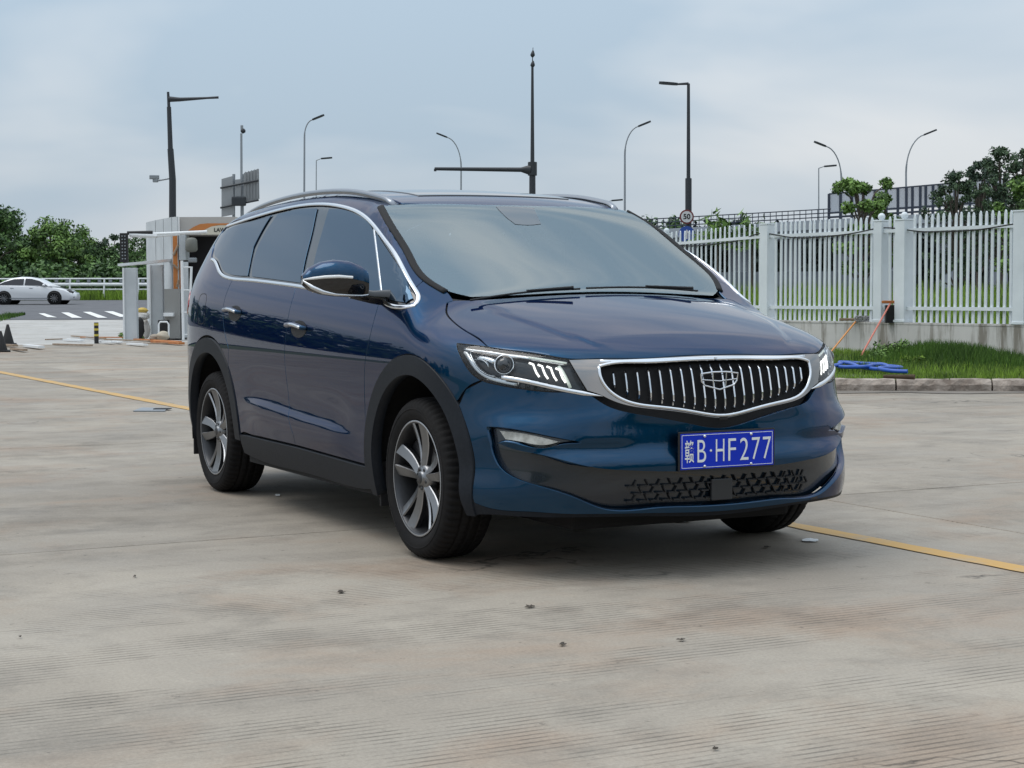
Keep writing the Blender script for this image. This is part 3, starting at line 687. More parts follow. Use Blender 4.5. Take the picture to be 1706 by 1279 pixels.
# ---------------- grille
gr_out = cast([(948.5, 600.3), (978.5, 650.5), (1000, 657.5), (1014, 664.3), (1035.5, 672.6), (1095, 682), (1149, 688.8), (1204.5, 695.8)])
gr_top = cast([(1180, 592.8), (1122, 595.3), (1041, 599), (999, 599)])
gr_in = cast([(997.5, 611), (1000, 628), (1012, 648), (1028, 661), (1042, 668), (1095, 678), (1149, 685), (1204.5, 691.8)])
gr_itop = cast([(1190, 599), (1149, 600.2), (1068, 604), (1010, 607.5)])
SUR = np.concatenate([gr_out, mir(gr_out[::-1])[1:], mir(gr_top[::-1]), gr_top])
GIN = np.concatenate([gr_in, mir(gr_in[::-1])[1:], mir(gr_itop[::-1]), gr_itop])
grille = vp(panel('grille_surround', SUR, [M_CHROMEGND], None, holes=[GIN], kind='V', off=.004, lip=.007, bed=0, corner=34, res=.012, gap=.0005))
sub(strip('grille_ring', np.concatenate([GIN, GIN[:1]]), .013, .007, M_CHROME, None, off=.004, corner=30, step=.012), grille)
sub(strip('grille_top_trim', np.concatenate([gr_top[::-1], mir(gr_top)])-np.array([0, 0, .009]), .016, .005, M_CHROME, None, off=.005, step=.02), grille)
gback = np.concatenate([cast([(948, 600), (979, 655), (1000, 668), (1014, 677), (1068, 690.5), (1149, 705), (1205, 713.5)])])
vp(panel('grille_backing', np.concatenate([gback, mir(gback[::-1])[1:], mir(gr_top[::-1]), gr_top]), [M_BED], None, kind='V', off=-.034, lip=0, gap=-.002, corner=34, res=.02))
bars = []
inpar = to_par(GIN, 'V')
_o = np.argsort(-gr_in[:, 1]); zb = lambda y: np.interp(-abs(y), np.sort(gr_in[:, 1]), gr_in[np.argsort(gr_in[:, 1]), 2])
zt = lambda y: np.interp(-abs(y), np.sort(gr_itop[:, 1]), gr_itop[np.argsort(gr_itop[:, 1]), 2])
for i in range(20):
    y = -.447+.894*i/19
    z0, z1 = zb(y)+.016+.012*(abs(y)/.45)**2, zt(y)-.014-.012*(abs(y)/.45)**2
    zz = np.linspace(z1, z0, 9); p = on_front([(y, z) for z in zz]); nn = grad(p)
    V = []; F = []
    for j in range(9):
        t = j/8; wv = .0033*(1+.25*math.sin(PI*t)) if j else .002
        dep = -.004-.016*max(0, (t-.75)/.25)**2-.006*max(0, (.12-t)/.12)
        tang = np.array([-nn[j][1], nn[j][0], 0]); tang /= np.linalg.norm(tang)
        q = p[j]+nn[j]*dep
        V += [q-tang*wv-nn[j]*.02, q-tang*wv, q+nn[j]*.004, q+tang*wv, q+tang*wv-nn[j]*.02]
    for j in range(8):
        for c in range(4): F.append((j*5+c, j*5+c+1, (j+1)*5+c+1, (j+1)*5+c))
    b = sub(mesh('grille_bar', V, F, M_CHROME, None, None, False), grille); bars.append(b)
# emblem: shield outline with a grid of cells
def on_plane(y, z): return (.900-.30*y*y+.004, y, z)
em = MB()
outl = [(-.088, .795), (-.03, .801), (.03, .801), (.088, .795), (.084, .765), (.07, .749), (.0, .731), (-.07, .749), (-.084, .765), (-.088, .795)]
em.tube([on_plane(*p) for p in outl], .0036, 8)
em.tube([on_plane(-.085, .772), on_plane(0, .765), on_plane(.085, .772)], .0024, 6)
for s in (-1, 1): em.tube([on_plane(s*.032, .80), on_plane(s*.031, .77), on_plane(s*.028, .737)], .0026, 6)
sub(em.build('emblem', M_CHROME), grille)
vp(MB().box((.927, 0, .618), (.012, .04, .012), bev=.003).build('front_camera', M_MATTBLACK))

# ---------------- number plate
PZ, PX = .496, .961
pf = MB().box((PX-.005, 0, PZ), (.008, .456, .156), bev=.003).build('plate_frame', M_MATTBLACK); vp(pf)
pl = sub(MB().box((PX, 0, PZ), (.003, .44, .14), bev=.001).build('number_plate', M_PLATE), pf)
bd = MB()
for (y0, z0, y1, z1) in ((-.214, .064, .214, .064), (-.214, -.064, .214, -.064), (-.214, -.064, -.214, .064), (.214, -.064, .214, .064)):
    bd.tube([(PX+.0016, y0, PZ+z0), (PX+.0016, y1, PZ+z1)], .0011, 6)
sub(bd.build('plate_border', M_WHITE), pf)
def text(s, size, mat, name, bold=0.0, ex=.0006):
    cu = bpy.data.curves.new(name, 'FONT'); cu.body = s; cu.size = size; cu.align_x = 'CENTER'; cu.align_y = 'CENTER'; cu.offset = bold; cu.extrude = ex
    ob = bpy.data.objects.new(name, cu); COL.objects.link(ob); dg = bpy.context.evaluated_depsgraph_get(); dg.update()
    me = bpy.data.meshes.new_from_object(ob.evaluated_get(dg)); bpy.data.objects.remove(ob); me.materials.clear(); me.materials.append(mat)
    return link(name, me)
def fit_text(ch, w, h, y, z, mat, bold):
    o = text(ch, .1, mat, 'plate_character', bold); me = o.data
    co = np.array([v.co[:] for v in me.vertices]); lo, hi = co.min(0), co.max(0)
    for v in me.vertices:
        a = (v.co.x-(lo[0]+hi[0])/2)/max(hi[0]-lo[0], 1e-6)*w; b = (v.co.y-(lo[1]+hi[1])/2)/max(hi[1]-lo[1], 1e-6)*h
        v.co = (PX+.0018+(v.co.z-lo[2]), y+a, z+b)
    return sub(o, pf)
fit_text('\u8d63', .042, .088, -.180, PZ, M_WHITE, .0008)
for ch, y, w in (('B', -.123, .040), ('H', -.037, .040), ('F', .020, .036), ('2', .078, .040), ('7', .134, .039), ('7', .187, .039)): fit_text(ch, w, .088, y, PZ, M_WHITE, -.0006)
sub(MB().lathe([(0, .001), (.005, .001), (.005, 0)], (0, 0, 0), 12, 'X').build('plate_character', M_WHITE), pf).data.transform(Matrix.Translation((PX+.0018, -.080, PZ)))
for y, z in ((-.11, .058), (.11, .058), (-.11, -.06), (.11, -.06)):
    sub(MB().lathe([(0, .006), (.004, .006), (.0065, .003), (.0065, 0)], (PX+.0015, y, PZ+z), 10, 'X').build('plate_bolt', M_CHROME), pf)

# ---------------- head lamps, fog lamps
for fl in (False, True):
    K = dict(flip=fl)
    hl = vp(panel('headlamp', HEAD, [M_LAMPDARK, M_BED], None, kind='V', off=-.035, lip=0, gap=-.004, corner=30, res=.012, **K))
    sub(panel('lens', HEAD, [M_LENS], None, kind='V', off=.001, lip=0, gap=.003, corner=30, res=.014, **K), hl)
    sub(strip('seal', np.concatenate([HEAD, HEAD[:1]]), .006, .002, M_BED, None, corner=30, off=-.001, **K), hl)
    def hp(px, off): p = cast([px])[0]; return p+grad(p[None])[0]*off
    def hs(lst, w, h, mat, off, name, sub_to=hl): return sub(strip(name, cast(lst), w, h, mat, None, off=off, **K), sub_to)
    hs([(766, 577), (775, 596), (788, 615), (806, 628), (830, 635.5), (860, 641)], .028, .006, M_SATIN, -.026, 'bezel')
    hs([(779, 582), (786, 602), (797, 617), (812, 625), (822, 627)], .008, .006, M_CHROME, -.018, 'bezel')
    hs([(768, 576), (815, 581), (860, 588), (905, 595), (945, 601.5)], .018, .006, M_SATIN, -.020, 'bezel')
    hs([(880, 592), (912, 597), (944, 602.5)], .007, .004, M_LEDDIM, -.012, 'light_guide')
    hs([(786, 596), (803, 599), (809, 605), (812, 612)], .007, .006, M_CHROME, -.016, 'light_guide')
    hs([(788, 590), (812, 595), (820, 600)], .022, .008, M_CHROME, -.030, 'reflector')
    hs([(836, 628.5), (870, 634), (920, 645), (960, 653), (1004, 660)], lambda t: .018 if t < .8 else .018*(1.02-t)/.22+.002, .006, M_CHROME, .000, 'chrome_strip')
    c = hp((838, 606), -.012); n = grad(c[None])[0]; n = n*.7+np.array([.45, -.1, 0]); n /= np.linalg.norm(n)
    Q = Vector(n).to_track_quat('Z', 'Y').to_matrix().to_4x4()
    def lamp_piece(mb, name, mat):
        o = mb.build(name, mat); o.data.transform(Matrix.Translation(Vector(c)) @ Q)
        if fl: o.data.transform(Matrix.Scale(-1, 4, (0, 1, 0))); o.data.flip_normals()
        return sub(o, hl)
    lamp_piece(MB().lathe([(.030, -.012), (.034, .0), (.037, .006), (.040, .004), (.041, -.012)], n=28), 'projector_ring', M_CHROME)
    lamp_piece(MB().lathe([(.0305, -.006), (.030, .002), (.024, .012), (.014, .018), (0, .020)], n=24), 'projector_lens', principled('projector_glass', (.02, .025, .03), .03, 0, IOR=1.7))
    for k in range(4):
        x0 = 884+15*k; y0 = 601.5+3.2*k
        hs([(x0-4, y0+.2), (x0+1.5, y0+1.5), (x0+5, y0+10), (x0+8.5, y0+19), (x0+13, y0+25.5)], .0078, .004, M_LED, -.016, 'led_bar')
    hs([(930, 605), (941, 625), (950, 645)], .012, .004, M_LEDDIM, -.028, 'light_guide')
    fogl = cast([(829, 716), (859.6, 719), (919.5, 731.4), (935, 735.5), (922, 739.5), (907.5, 742.2), (867.6, 736.8), (840, 732.5)])
    vp(panel('fog_lamp', fogl, [M_FOG], None, kind='V', off=-.006, lip=.012, bed=0, corner=30, res=.01, **K))

# ---------------- mirrors
def make_mirror(fl):
    # body: closed loft of rounded sections running outward
    secs = [(-.985, .040, .056, -.37, 1.160), (-1.02, .066, .072, -.38, 1.170), (-1.07, .082, .080, -.39, 1.179), (-1.13, .086, .080, -.405, 1.183), (-1.18, .077, .070, -.425, 1.182), (-1.22, .056, .050, -.45, 1.178), (-1.245, .022, .020, -.47, 1.175)]
    n = 28
    def ring(s, a0, a1, m, k=1.0):
        y, rx, rz, cx, cz = s; out = []
        for i in range(m+1):
            a = a0+(a1-a0)*i/m; c, sn = math.cos(a), math.sin(a)
            ex = math.copysign(abs(c)**.8, c); ez = math.copysign(abs(sn)**.75, sn)
            out.append((cx+(rx*ex if c > 0 else rx*.35*ex)*k, y, cz+rz*ez*k))
        return out
    def loft(a0, a1, name, mat, k=1.0, close=False):
        V = []; F = []; m = 18
        for s in secs: V += ring(s, a0, a1, m, k)
        for i in range(len(secs)-1):
            for j in range(m): q = i*(m+1)+j; F.append((q, q+1, q+m+2, q+m+1))
        F += [tuple(range(m+1)), tuple(reversed(range((len(secs)-1)*(m+1), len(secs)*(m+1))))]
        V = np.array(V)
        if fl: V = mir(V); F = [tuple(reversed(f)) for f in F]
        return mesh(name, V, F, mat, None, None, True)
    root = vp(loft(math.radians(0), math.radians(178), 'mirror', M_PAINT, 1.0))
    sub(loft(math.radians(-178), math.radians(0), 'mirror_lower_cap', M_GLOSSBLACK, .985), root)
    def side(P, w, mat, name):
        mb = MB().tube(P, w, 8); o = mb.build(name, mat)
        if fl: o.data.transform(Matrix.Scale(-1, 4, (0, 1, 0))); o.data.flip_normals()
        return sub(o, root)
    def pt(i, deg, k=1.0):
        y, rx, rz, cx, cz = secs[i]; a = math.radians(deg); cc, sn = math.cos(a), math.sin(a); return (cx+(rx if cc > 0 else rx*.35)*math.copysign(abs(cc)**.8, cc)*k, y, cz+rz*math.copysign(abs(sn)**.75, sn)*k)
    side([pt(2, 2), pt(3, 2), pt(4, 2), pt(5, 2), pt(6, 2, 1.1)], [.006, .007, .007, .006, .003], M_WHITE, 'turn_signal')
    side([pt(6, -5, 1.15), pt(5, -35), pt(4, -52), pt(3, -58), pt(2, -58), pt(1, -58), pt(0, -58)], [.004, .011, .011, .007, .006, .006, .005], M_SATIN, 'mirror_trim')
    a = MB().tube([(-.385, -.86, 1.095), (-.385, -.95, 1.100), (-.39, -1.05, 1.118)], [.040, .030, .024], 10).build('mirror_arm', M_GLOSSBLACK)
    if fl: a.data.transform(Matrix.Scale(-1, 4, (0, 1, 0))); a.data.flip_normals()
    sub(a, root)
    gl = MB().box((-.432, -1.11, 1.178), (.004, .19, .115), rz=-.18, bev=.002).build('mirror_glass', M_MIRROR)
    if fl: gl.data.transform(Matrix.Scale(-1, 4, (0, 1, 0))); gl.data.flip_normals()
    sub(gl, root); return root
make_mirror(False)
# ---------------- wheels
RO, RI, TW = .341, .243, .225
def make_wheel():
    root = bpy.data.objects.new('wheel', None); COL.objects.link(root); root.empty_display_size = .1
    # local: axle along +Y = outward
    n = 256
    half = [(.2390, .078), (.2440, .092), (.2475, .100), (.2520, .1015), (.262, .108), (.280, .1135), (.300, .1125), (.315, .108), (.326, .100), (.334, .088), (.3385, .072), (.3405, .052), (.3405, .048), (.333, .046), (.333, .040), (.3405, .038), (.3410, .012), (.3410, .008), (.333, .006), (.333, 0)]
    prof = half+[(r, -h) for r, h in half[::-1][1:]]
    V = []; F = []; m = len(prof)
    for j in range(n):
        th = 2*PI*j/n
        for i, (r, h) in enumerate(prof):
            k = min(i, m-1-i)
            if 8 <= k <= 11 and j % 4 == 0: r -= .008 if k > 8 else .005
            if k == 7 and j % 4 == 0: r -= .003
            if 16 <= k <= 17 and j % 5 == 0: r -= .005
            V.append((r*math.cos(th), h, r*math.sin(th)))
    for j in range(n):
        k = (j+1) % n
        for i in range(m-1): F.append((j*m+i, j*m+i+1, k*m+i+1, k*m+i))
    mesh('tyre', V, F, M_TYRE, None, root, True)
    # embossed sidewall rib
    MB().lathe([(.290, .1135), (.2915, .1152), (.2945, .1150), (.296, .1130)], n=96, axis='Y').build('sidewall_rib', M_TYRE, root)
    # rim barrel
    MB().lathe([(.246, .102), (.240, .104), (.234, .101), (.231, .094), (.2265, .080), (.221, .03), (.218, -.02), (.222, -.085), (.238, -.095)], n=96, axis='Y').build('rim', M_RIMDARK, root)
    MB().lathe([(.2445, .1030), (.241, .1048), (.2375, .1035)], n=96, axis='Y').build('rim_edge', M_RIMCUT, root)
    MB().lathe([(.0, .015), (.16, .015), (.162, .005), (.162, -.01), (.0, -.012)], n=48, axis='Y').build('brake_disc', M_DISC, root)
    MB().box((.125, .01, .085), (.10, .06, .15), ry=.6, bev=.012).build('brake_caliper', M_MATTBLACK, root)
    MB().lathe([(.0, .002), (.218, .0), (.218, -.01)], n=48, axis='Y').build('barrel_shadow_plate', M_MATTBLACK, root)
    # five twin spokes: each blade has a machined face and dark flanks
    for k in range(5):
        a0 = PI/2+2*PI*k/5+.12
        for s in (-1, 1):
            face = MB(); flank = MB(); pts = []
            for t in np.linspace(0, 1, 7):
                r = .048+t*(.232-.048)
                off = s*(.010+.040*t**1.25+.006*math.sin(PI*t))          # centre line leaves the pair's axis
                wv = .0150+.010*t
                h = .079+.020*t-.012*math.sin(PI*t)
                pts.append((r, off, wv, h))
            V = []
            for r, off, wv, h in pts:
                for q, dh in ((-1, -.030), (-1, -.004), (-.86, 0), (.86, 0), (1, -.004), (1, -.030)):
                    u = off+q*wv; V.append((r*math.cos(a0)-u*math.sin(a0), h+dh+(.003 if q*s < 0 and dh == 0 else 0)-(.008*(1 if q*s > 0 else 0) if dh == 0 or dh == -.004 else 0), r*math.sin(a0)+u*math.cos(a0)))
            F = []; mi = []
            for i in range(6):
                for c in range(5): F.append((i*6+c, i*6+c+1, (i+1)*6+c+1, (i+1)*6+c)); mi.append((1, 2, 0, 2, 1)[c])
            mesh('spoke', V, F, [M_RIM, M_RIMDARK, M_RIMCUT], mi, root, False)
    MB().lathe([(0, .088), (.024, .088), (.029, .085), (.030, .078), (.052, .078), (.060, .070), (.064, .04)], n=40, axis='Y').build('hub', M_RIM, root)
    MB().lathe([(0, .0905), (.022, .0905), (.024, .088)], n=32, axis='Y').build('hub_cap', M_RIMDARK, root)
    for k in range(5):
        a = 2*PI*k/5+.12-PI/2; MB().lathe([(0, .081), (.007, .081), (.0085, .078), (.0085, .06)], (.043*math.cos(a), 0, .043*math.sin(a)), 10, 'Y').build('lug_nut', M_RIMDARK, root)
    return root
wheel0 = make_wheel()
first = True
for (x, s, st) in ((0, -1, 0.0), (WX, -1, 0), (0, 1, 0), (WX, 1, 0)):
    w = wheel0 if first else copy_tree(wheel0)
    first = False
    w.location = (x, s*.812, RO-.002); w.rotation_euler = (0, .35*x+.15, PI if s < 0 else 0)
    vp(w)
    # liner behind the wheel
    R = .47; V = []; F = []; n = 30
    for i in range(n+1):
        a = math.radians(-10+200*i/n)
        for yy in (.55, .90): V.append((x+R*math.cos(a), s*yy, .345+R*math.sin(a)))
    for i in range(n): F.append((2*i, 2*i+1, 2*i+3, 2*i+2))
    b = len(V); V.append((x, s*.55, .345)); F += [(b, 2*i, 2*i+2) for i in range(n)]
    vp(mesh('wheel_well', V, F, M_BED, None, None, False))
    if x < -1 or True:
        vp(MB().box((x-.455 if x > -1 else x-.475, s*.80, .27), (.012, .18, .20), bev=.004).build('mud_flap', M_MATTBLACK))
    vp(MB().tube([(x, s*.2, .30), (x, s*.78, .335)], .035, 10).build('axle', M_MATTBLACK))
# ---------------- underside, tail
ub = MB().box((-1.40, 0, .26), (4.1, 1.06, .18), bev=.02)
ub.box((-1.40, .72, .265), (1.70, .34, .10)).box((-1.40, -.72, .265), (1.70, .34, .10)).box((.50, 0, .28), (.30, 1.0, .10)).box((-3.45, 0, .36), (.25, 1.4, .16))
vp(ub.build('underbody', M_BED))
tg = np.concatenate([on_side([(-3.60, 1.05), (-3.53, 1.2), (-3.42, 1.34), (-3.36, 1.45)]), on_top([(-3.40, -.54), (-3.46, -.3), (-3.48, 0)])])
tb = on_side([(-3.60, .72), (-3.60, .74)])
vp(panel('tailgate', np.concatenate([tg, mir(tg[::-1])[1:], mir(tb[:1]), tb[:1]]), PB, None, kind='B', res=.04))
rb = on_side([(-3.43, .31), (-3.50, .36), (-3.60, .70)])
vp(panel('rear_bumper', np.concatenate([rb, mir(rb[::-1])]), PB, None, kind='B', res=.04))
for fl in (False, True):
    vp(panel('tail_lamp', on_side([(-3.34, 1.10), (-3.45, 1.14), (-3.60, 1.10), (-3.60, .98), (-3.42, .99), (-3.31, 1.04)]), [M_REDLAMP], None, off=.006, lip=.014, bed=0, flip=fl))
rw = on_side([(-3.56, 1.14), (-3.46, 1.30), (-3.40, 1.42)])
vp(panel('rear_window', np.concatenate([rw, mir(rw[::-1])]), [M_SIDEGLASS], None, kind='B', off=.004, lip=.005, bed=0, res=.04))

# ---------------- cabin
vp(MB().box((-1.7, 0, .42), (3.4, 1.64, .05)).build('cabin_floor', M_INT))
dash = MB().box((-.28, 0, .93), (.52, 1.50, .22), bev=.06).box((-.48, 0, .80), (.30, 1.5, .25), bev=.05); vp(dash.build('dashboard', M_INT))
sw = MB(); sw.tube([(-.62+.06*math.sin(a), .38+.18*math.cos(a), .98+.17*math.sin(a)) for a in np.linspace(0, 2*PI, 33)], .014, 8, cap=False).box((-.62, .38, .97), (.05, .14, .10), bev=.02).tube([(-.6, .38, .97), (-.35, .38, .88)], .03, 8)
vp(sw.build('steering_wheel', M_INT))
for s in (-1, 1):
    for xs in (-1.15, -2.05):
        st = MB().box((xs+.20, s*.38, .62), (.52, .50, .18), bev=.06).box((xs-.08, s*.38, .92), (.16, .48, .62), ry=-.18, bev=.06)
        st = st.build('seat', M_SEAT); vp(st)
        sub(MB().box((xs-.15, s*.38, 1.30), (.10, .26, .17), bev=.045).build('headrest', M_SEAT), st)
vp(MB().box((-2.9, 0, .95), (.2, 1.3, .7), bev=.08).build('rear_bench', M_SEAT))
vp(panel('headliner', sym(on_top([(-.86, 0), (-.90, -.3), (-.98, -.56), (-1.6, -.57), (-2.6, -.56), (-3.3, -.5), (-3.38, 0)])), [M_SEAT], None, off=-.035, lip=0, res=.06))
sh = MB().box((-.715, 0, 1.425), (.16, .11, .05), ry=.52, bev=.02).box((-.60, 0, 1.345), (.05, .10, .06), ry=.3, bev=.015); vp(sh.build('sensor_housing', M_FRIT))
vp(MB().box((-.76, 0, 1.37), (.03, .24, .065), bev=.015).build('inner_mirror', M_MATTBLACK))
# ---------------- wipers
for pts, nm in (([(.015, -.10), (-.015, .20), (-.045, .52)], 'wiper'), ([(.0, -.66), (.022, -.42), (.028, -.14)], 'wiper')):
    p = on_top([(x, y) for x, y in pts]); p[:, 2] += .022
    P = smooth_line(p, .03)
    wb = MB().tube(P, .005, 6)
    wb.tube([P[len(P)//2]+np.array([0, 0, .006]), P[-3]+np.array([.045, 0, .008])], [.005, .008], 6)
    vp(wb.build(nm, M_MATTBLACK))
vp(MB().box((-.80, -.28, 1.585), (.004, .04, .002)).build('antenna_base', M_MATTBLACK)) if False else None
# ------------------------------------------------------------------ background materials
M_POLE = principled('dark_pole_paint', (.018, .022, .028), .5)
M_GALV = principled('galvanised_steel', (.26, .28, .30), .45, .5)
M_WHITEPAINT = noisy('white_fence_paint', (.60, .65, .68), (.72, .77, .80), 1.3, .5, bump=.05)
M_GREYWALL = noisy('booth_grey_panel', (.42, .45, .47), (.50, .53, .55), 1.5, .6)
M_BOOTHTOP = principled('booth_beige_panel', (.42, .40, .38), .6)
M_ORANGE = principled('booth_orange', (.48, .17, .04), .55)
M_DARK = principled('booth_interior_shade', (.006, .007, .012), .5)
M_WHITE2 = principled('white_enamel', (.72, .74, .75), .45)
M_BLACKP = principled('black_rubber', (.012, .012, .013), .65)
M_WOOD = noisy('weathered_wood', (.20, .14, .095), (.34, .26, .19), 9, .85, stretch=(1, 1, 6))
M_RUSTWOOD = noisy('orange_brown_board', (.38, .12, .035), (.50, .21, .07), 6, .8)
M_DARKSTICK = noisy('dark_stick', (.05, .035, .02), (.09, .06, .035), 9, .9)
M_PINK = principled('pink_handle', (.55, .17, .12), .55)
M_AMBER = principled('orange_handle', (.62, .26, .07), .5)
M_BLUEHOSE = principled('blue_hose', (.015, .085, .42), .4)
M_WALL = noisy('stained_render', (.50, .49, .47), (.58, .56, .54), 1.1, .9, bump=.25, bscale=14)
def stain(m):
    nt = m.node_tree; N = nt.nodes; L = nt.links; b = N['Principled BSDF']; src = b.inputs['Base Color'].links[0].from_socket
    tc = N.new('ShaderNodeNewGeometry'); mp = N.new('ShaderNodeMapping'); mp.inputs['Scale'].default_value = (1.6, 1.6, .16); L.new(tc.outputs['Position'], mp.inputs[0])
    n = N.new('ShaderNodeTexNoise'); n.inputs['Scale'].default_value = 2.6; n.inputs['Detail'].default_value = 8; n.inputs['Roughness'].default_value = .7; L.new(mp.outputs[0], n.inputs[0])
    r = N.new('ShaderNodeMapRange'); r.inputs['From Min'].default_value = .48; r.inputs['From Max'].default_value = .60; r.inputs['To Max'].default_value = .85; L.new(n.outputs['Fac'], r.inputs['Value'])
    mx = N.new('ShaderNodeMix'); mx.data_type = 'RGBA'; L.new(r.outputs[0], mx.inputs['Factor']); L.new(src, mx.inputs['A']); mx.inputs['B'].default_value = (.17, .15, .12, 1); L.new(mx.outputs['Result'], b.inputs['Base Color'])
stain(M_WALL)
M_KERB = noisy('kerb_stone', (.17, .135, .11), (.42, .36, .31), 5, .9, bump=.9, bscale=14, dist=.03)
M_BARK = noisy('bark', (.06, .05, .04), (.11, .09, .075), 8, .9)
def leaf_mat(name, c, var=.5, tr=.25):
    m = principled(name, c, .65, 0, Specular_IOR_Level=.2); nt = m.node_tree; N = nt.nodes; L = nt.links; b = N['Principled BSDF']
    g = N.new('ShaderNodeNewGeometry'); n = N.new('ShaderNodeTexNoise'); n.inputs['Scale'].default_value = .9; n.inputs['Detail'].default_value = 3; L.new(g.outputs['Position'], n.inputs[0])
    r = N.new('ShaderNodeValToRGB'); r.color_ramp.elements[0].position = .3; r.color_ramp.elements[1].position = .7
    r.color_ramp.elements[0].color = (c[0]*(1-var), c[1]*(1-var), c[2]*(1-var*.7), 1); r.color_ramp.elements[1].color = (c[0]*(1+var*1.2), c[1]*(1+var), c[2]*(1+var*.6), 1)
    rp = N.new('ShaderNodeMath'); rp.operation = 'ADD'; q = N.new('ShaderNodeMath'); q.operation = 'MULTIPLY'; q.inputs[1].default_value = .35; L.new(g.outputs['Random Per Island'], q.inputs[0])
    s = N.new('ShaderNodeMath'); s.operation = 'SUBTRACT'; s.inputs[1].default_value = .17; L.new(q.outputs[0], s.inputs[0]); L.new(s.outputs[0], rp.inputs[0]); L.new(n.outputs['Fac'], rp.inputs[1]); L.new(rp.outputs[0], r.inputs[0]); L.new(r.outputs[0], b.inputs['Base Color'])
    if tr == 0: return m
    out = N['Material Output']; t = N.new('ShaderNodeBsdfTranslucent'); L.new(r.outputs[0], t.inputs['Color']); mx = N.new('ShaderNodeMixShader'); mx.inputs[0].default_value = tr
    L.new(b.outputs[0], mx.inputs[1]); L.new(t.outputs[0], mx.inputs[2]); L.new(mx.outputs[0], out.inputs[0])
    return m
M_LEAF = leaf_mat('leaf_deep_green', (.066, .128, .044), .55, 0)
M_LEAF2 = leaf_mat('leaf_mid_green', (.105, .19, .052), .55, 0)
M_LEAFDK = leaf_mat('leaf_blue_green', (.060, .100, .058), .5, 0)
M_LEAFSHADE = leaf_mat('leaf_deck_shade', (.018, .030, .026), .5, 0)  # near-black leaves: the shade under the bridge is put into their colour
M_GRASS = leaf_mat('grass_blade', (.15, .25, .042), .6)
M_GRASSDK = leaf_mat('weed_blade', (.060, .125, .024), .45)

# ------------------------------------------------------------------ vegetation
def leaf_cloud(centres, per, size, rs, flat=.55):
    """many small bent leaf faces scattered round clump centres: (x,y,z,radius)"""
    V = []; F = []
    for (x, y, z, r) in centres:
        k = per if isinstance(per, int) else int(per*r*r)
        p = rs.normal(size=(k, 3)); p /= np.linalg.norm(p, axis=1, keepdims=True)+1e-9; p *= (r*rs.uniform(.35, 1.05, size=(k, 1))); p[:, 2] *= .8
        c = p+np.array([x, y, z]); a = rs.normal(size=(k, 3)); a /= np.linalg.norm(a, axis=1, keepdims=True)
        n = p/np.maximum(np.linalg.norm(p, axis=1, keepdims=True), 1e-6)+np.array([0, 0, .6]); b = np.cross(n, a); b /= np.linalg.norm(b, axis=1, keepdims=True)+1e-9
        s = size*rs.uniform(.6, 1.3, size=(k, 1)); s0 = len(V)
        q = np.stack([c-a*s, c+b*s*flat, c+a*s, c-b*s*flat], 1).reshape(-1, 3); V.extend(q.tolist())
        F.extend([(s0+4*i, s0+4*i+1, s0+4*i+2, s0+4*i+3) for i in range(k)])
    return V, F
def make_tree(seed, h, spread, mat, trunk_h=.28, clumps=26, per=190, size=.16, name='tree', sparse=False, layers=None, small=False):
    rs = np.random.RandomState(seed); root = bpy.data.objects.new(name, None); COL.objects.link(root); root.empty_display_size = .2
    tb = MB(); th = h*trunk_h; top = (rs.uniform(-.1, .1)*spread, rs.uniform(-.1, .1)*spread, h*.82)
    tb.tube([(0, 0, -.2), (0, 0, th*.5), (top[0]*.4, top[1]*.4, th), (top[0], top[1], top[2])], [h*.028, h*.022, h*.018, h*.005], 7)
    cs = []
    for i in range(clumps):
        if layers:
            lz, lr = layers[i % len(layers)]; a = rs.uniform(0, 2*PI); r = lr*spread*math.sqrt(rs.uniform(.1, 1)); z = lz*h+rs.uniform(-.03, .03)*h; rr = spread*.22
        else:
            u = rs.uniform(0, 1); z = th+(h-th)*(.10+.86*u); prof = math.sin(PI*min(1, .18+.80*u))**.7
            a = rs.uniform(0, 2*PI); r = spread*prof*math.sqrt(rs.uniform(.05, 1.0)); rr = spread*rs.uniform(.20, .36)*(.55 if small else 1 if not sparse else .7)
        x, y = r*math.cos(a), r*math.sin(a); cs.append((x, y, z, rr))
        if i % (2 if not small else 5) == 0 or layers: tb.tube([(top[0]*.3, top[1]*.3, max(th*.8, z-.35*h)), (x*.5, y*.5, z-.08*h), (x, y, z)], [h*.010, h*.007, h*.003], 5)
    tb.build('trunk', M_BARK, root)
    V, F = leaf_cloud(cs, per, size, rs)
    mesh('crown', V, F, mat, None, root, False)
    return root
def put(root, p, s=1.0, rz=0., copy=True):
    o = copy_tree(root) if copy else root
    o.location = p; o.scale = (s, s, s); o.rotation_euler = (0, 0, rz); return o
tA = make_tree(1, 9.5, 4.2, M_LEAF, clumps=34, per=210, size=.20, trunk_h=.16)
tB = make_tree(2, 7.5, 3.6, M_LEAF2, clumps=30, per=210, size=.18, trunk_h=.14)
tC = make_tree(3, 7.0, 3.4, M_LEAF, clumps=28, per=200, size=.18, trunk_h=.12)
tD = make_tree(4, 8.5, 3.0, M_LEAFDK, clumps=24, per=120, size=.17, trunk_h=.2, sparse=True)
G1 = 'trees behind the road guard rail'
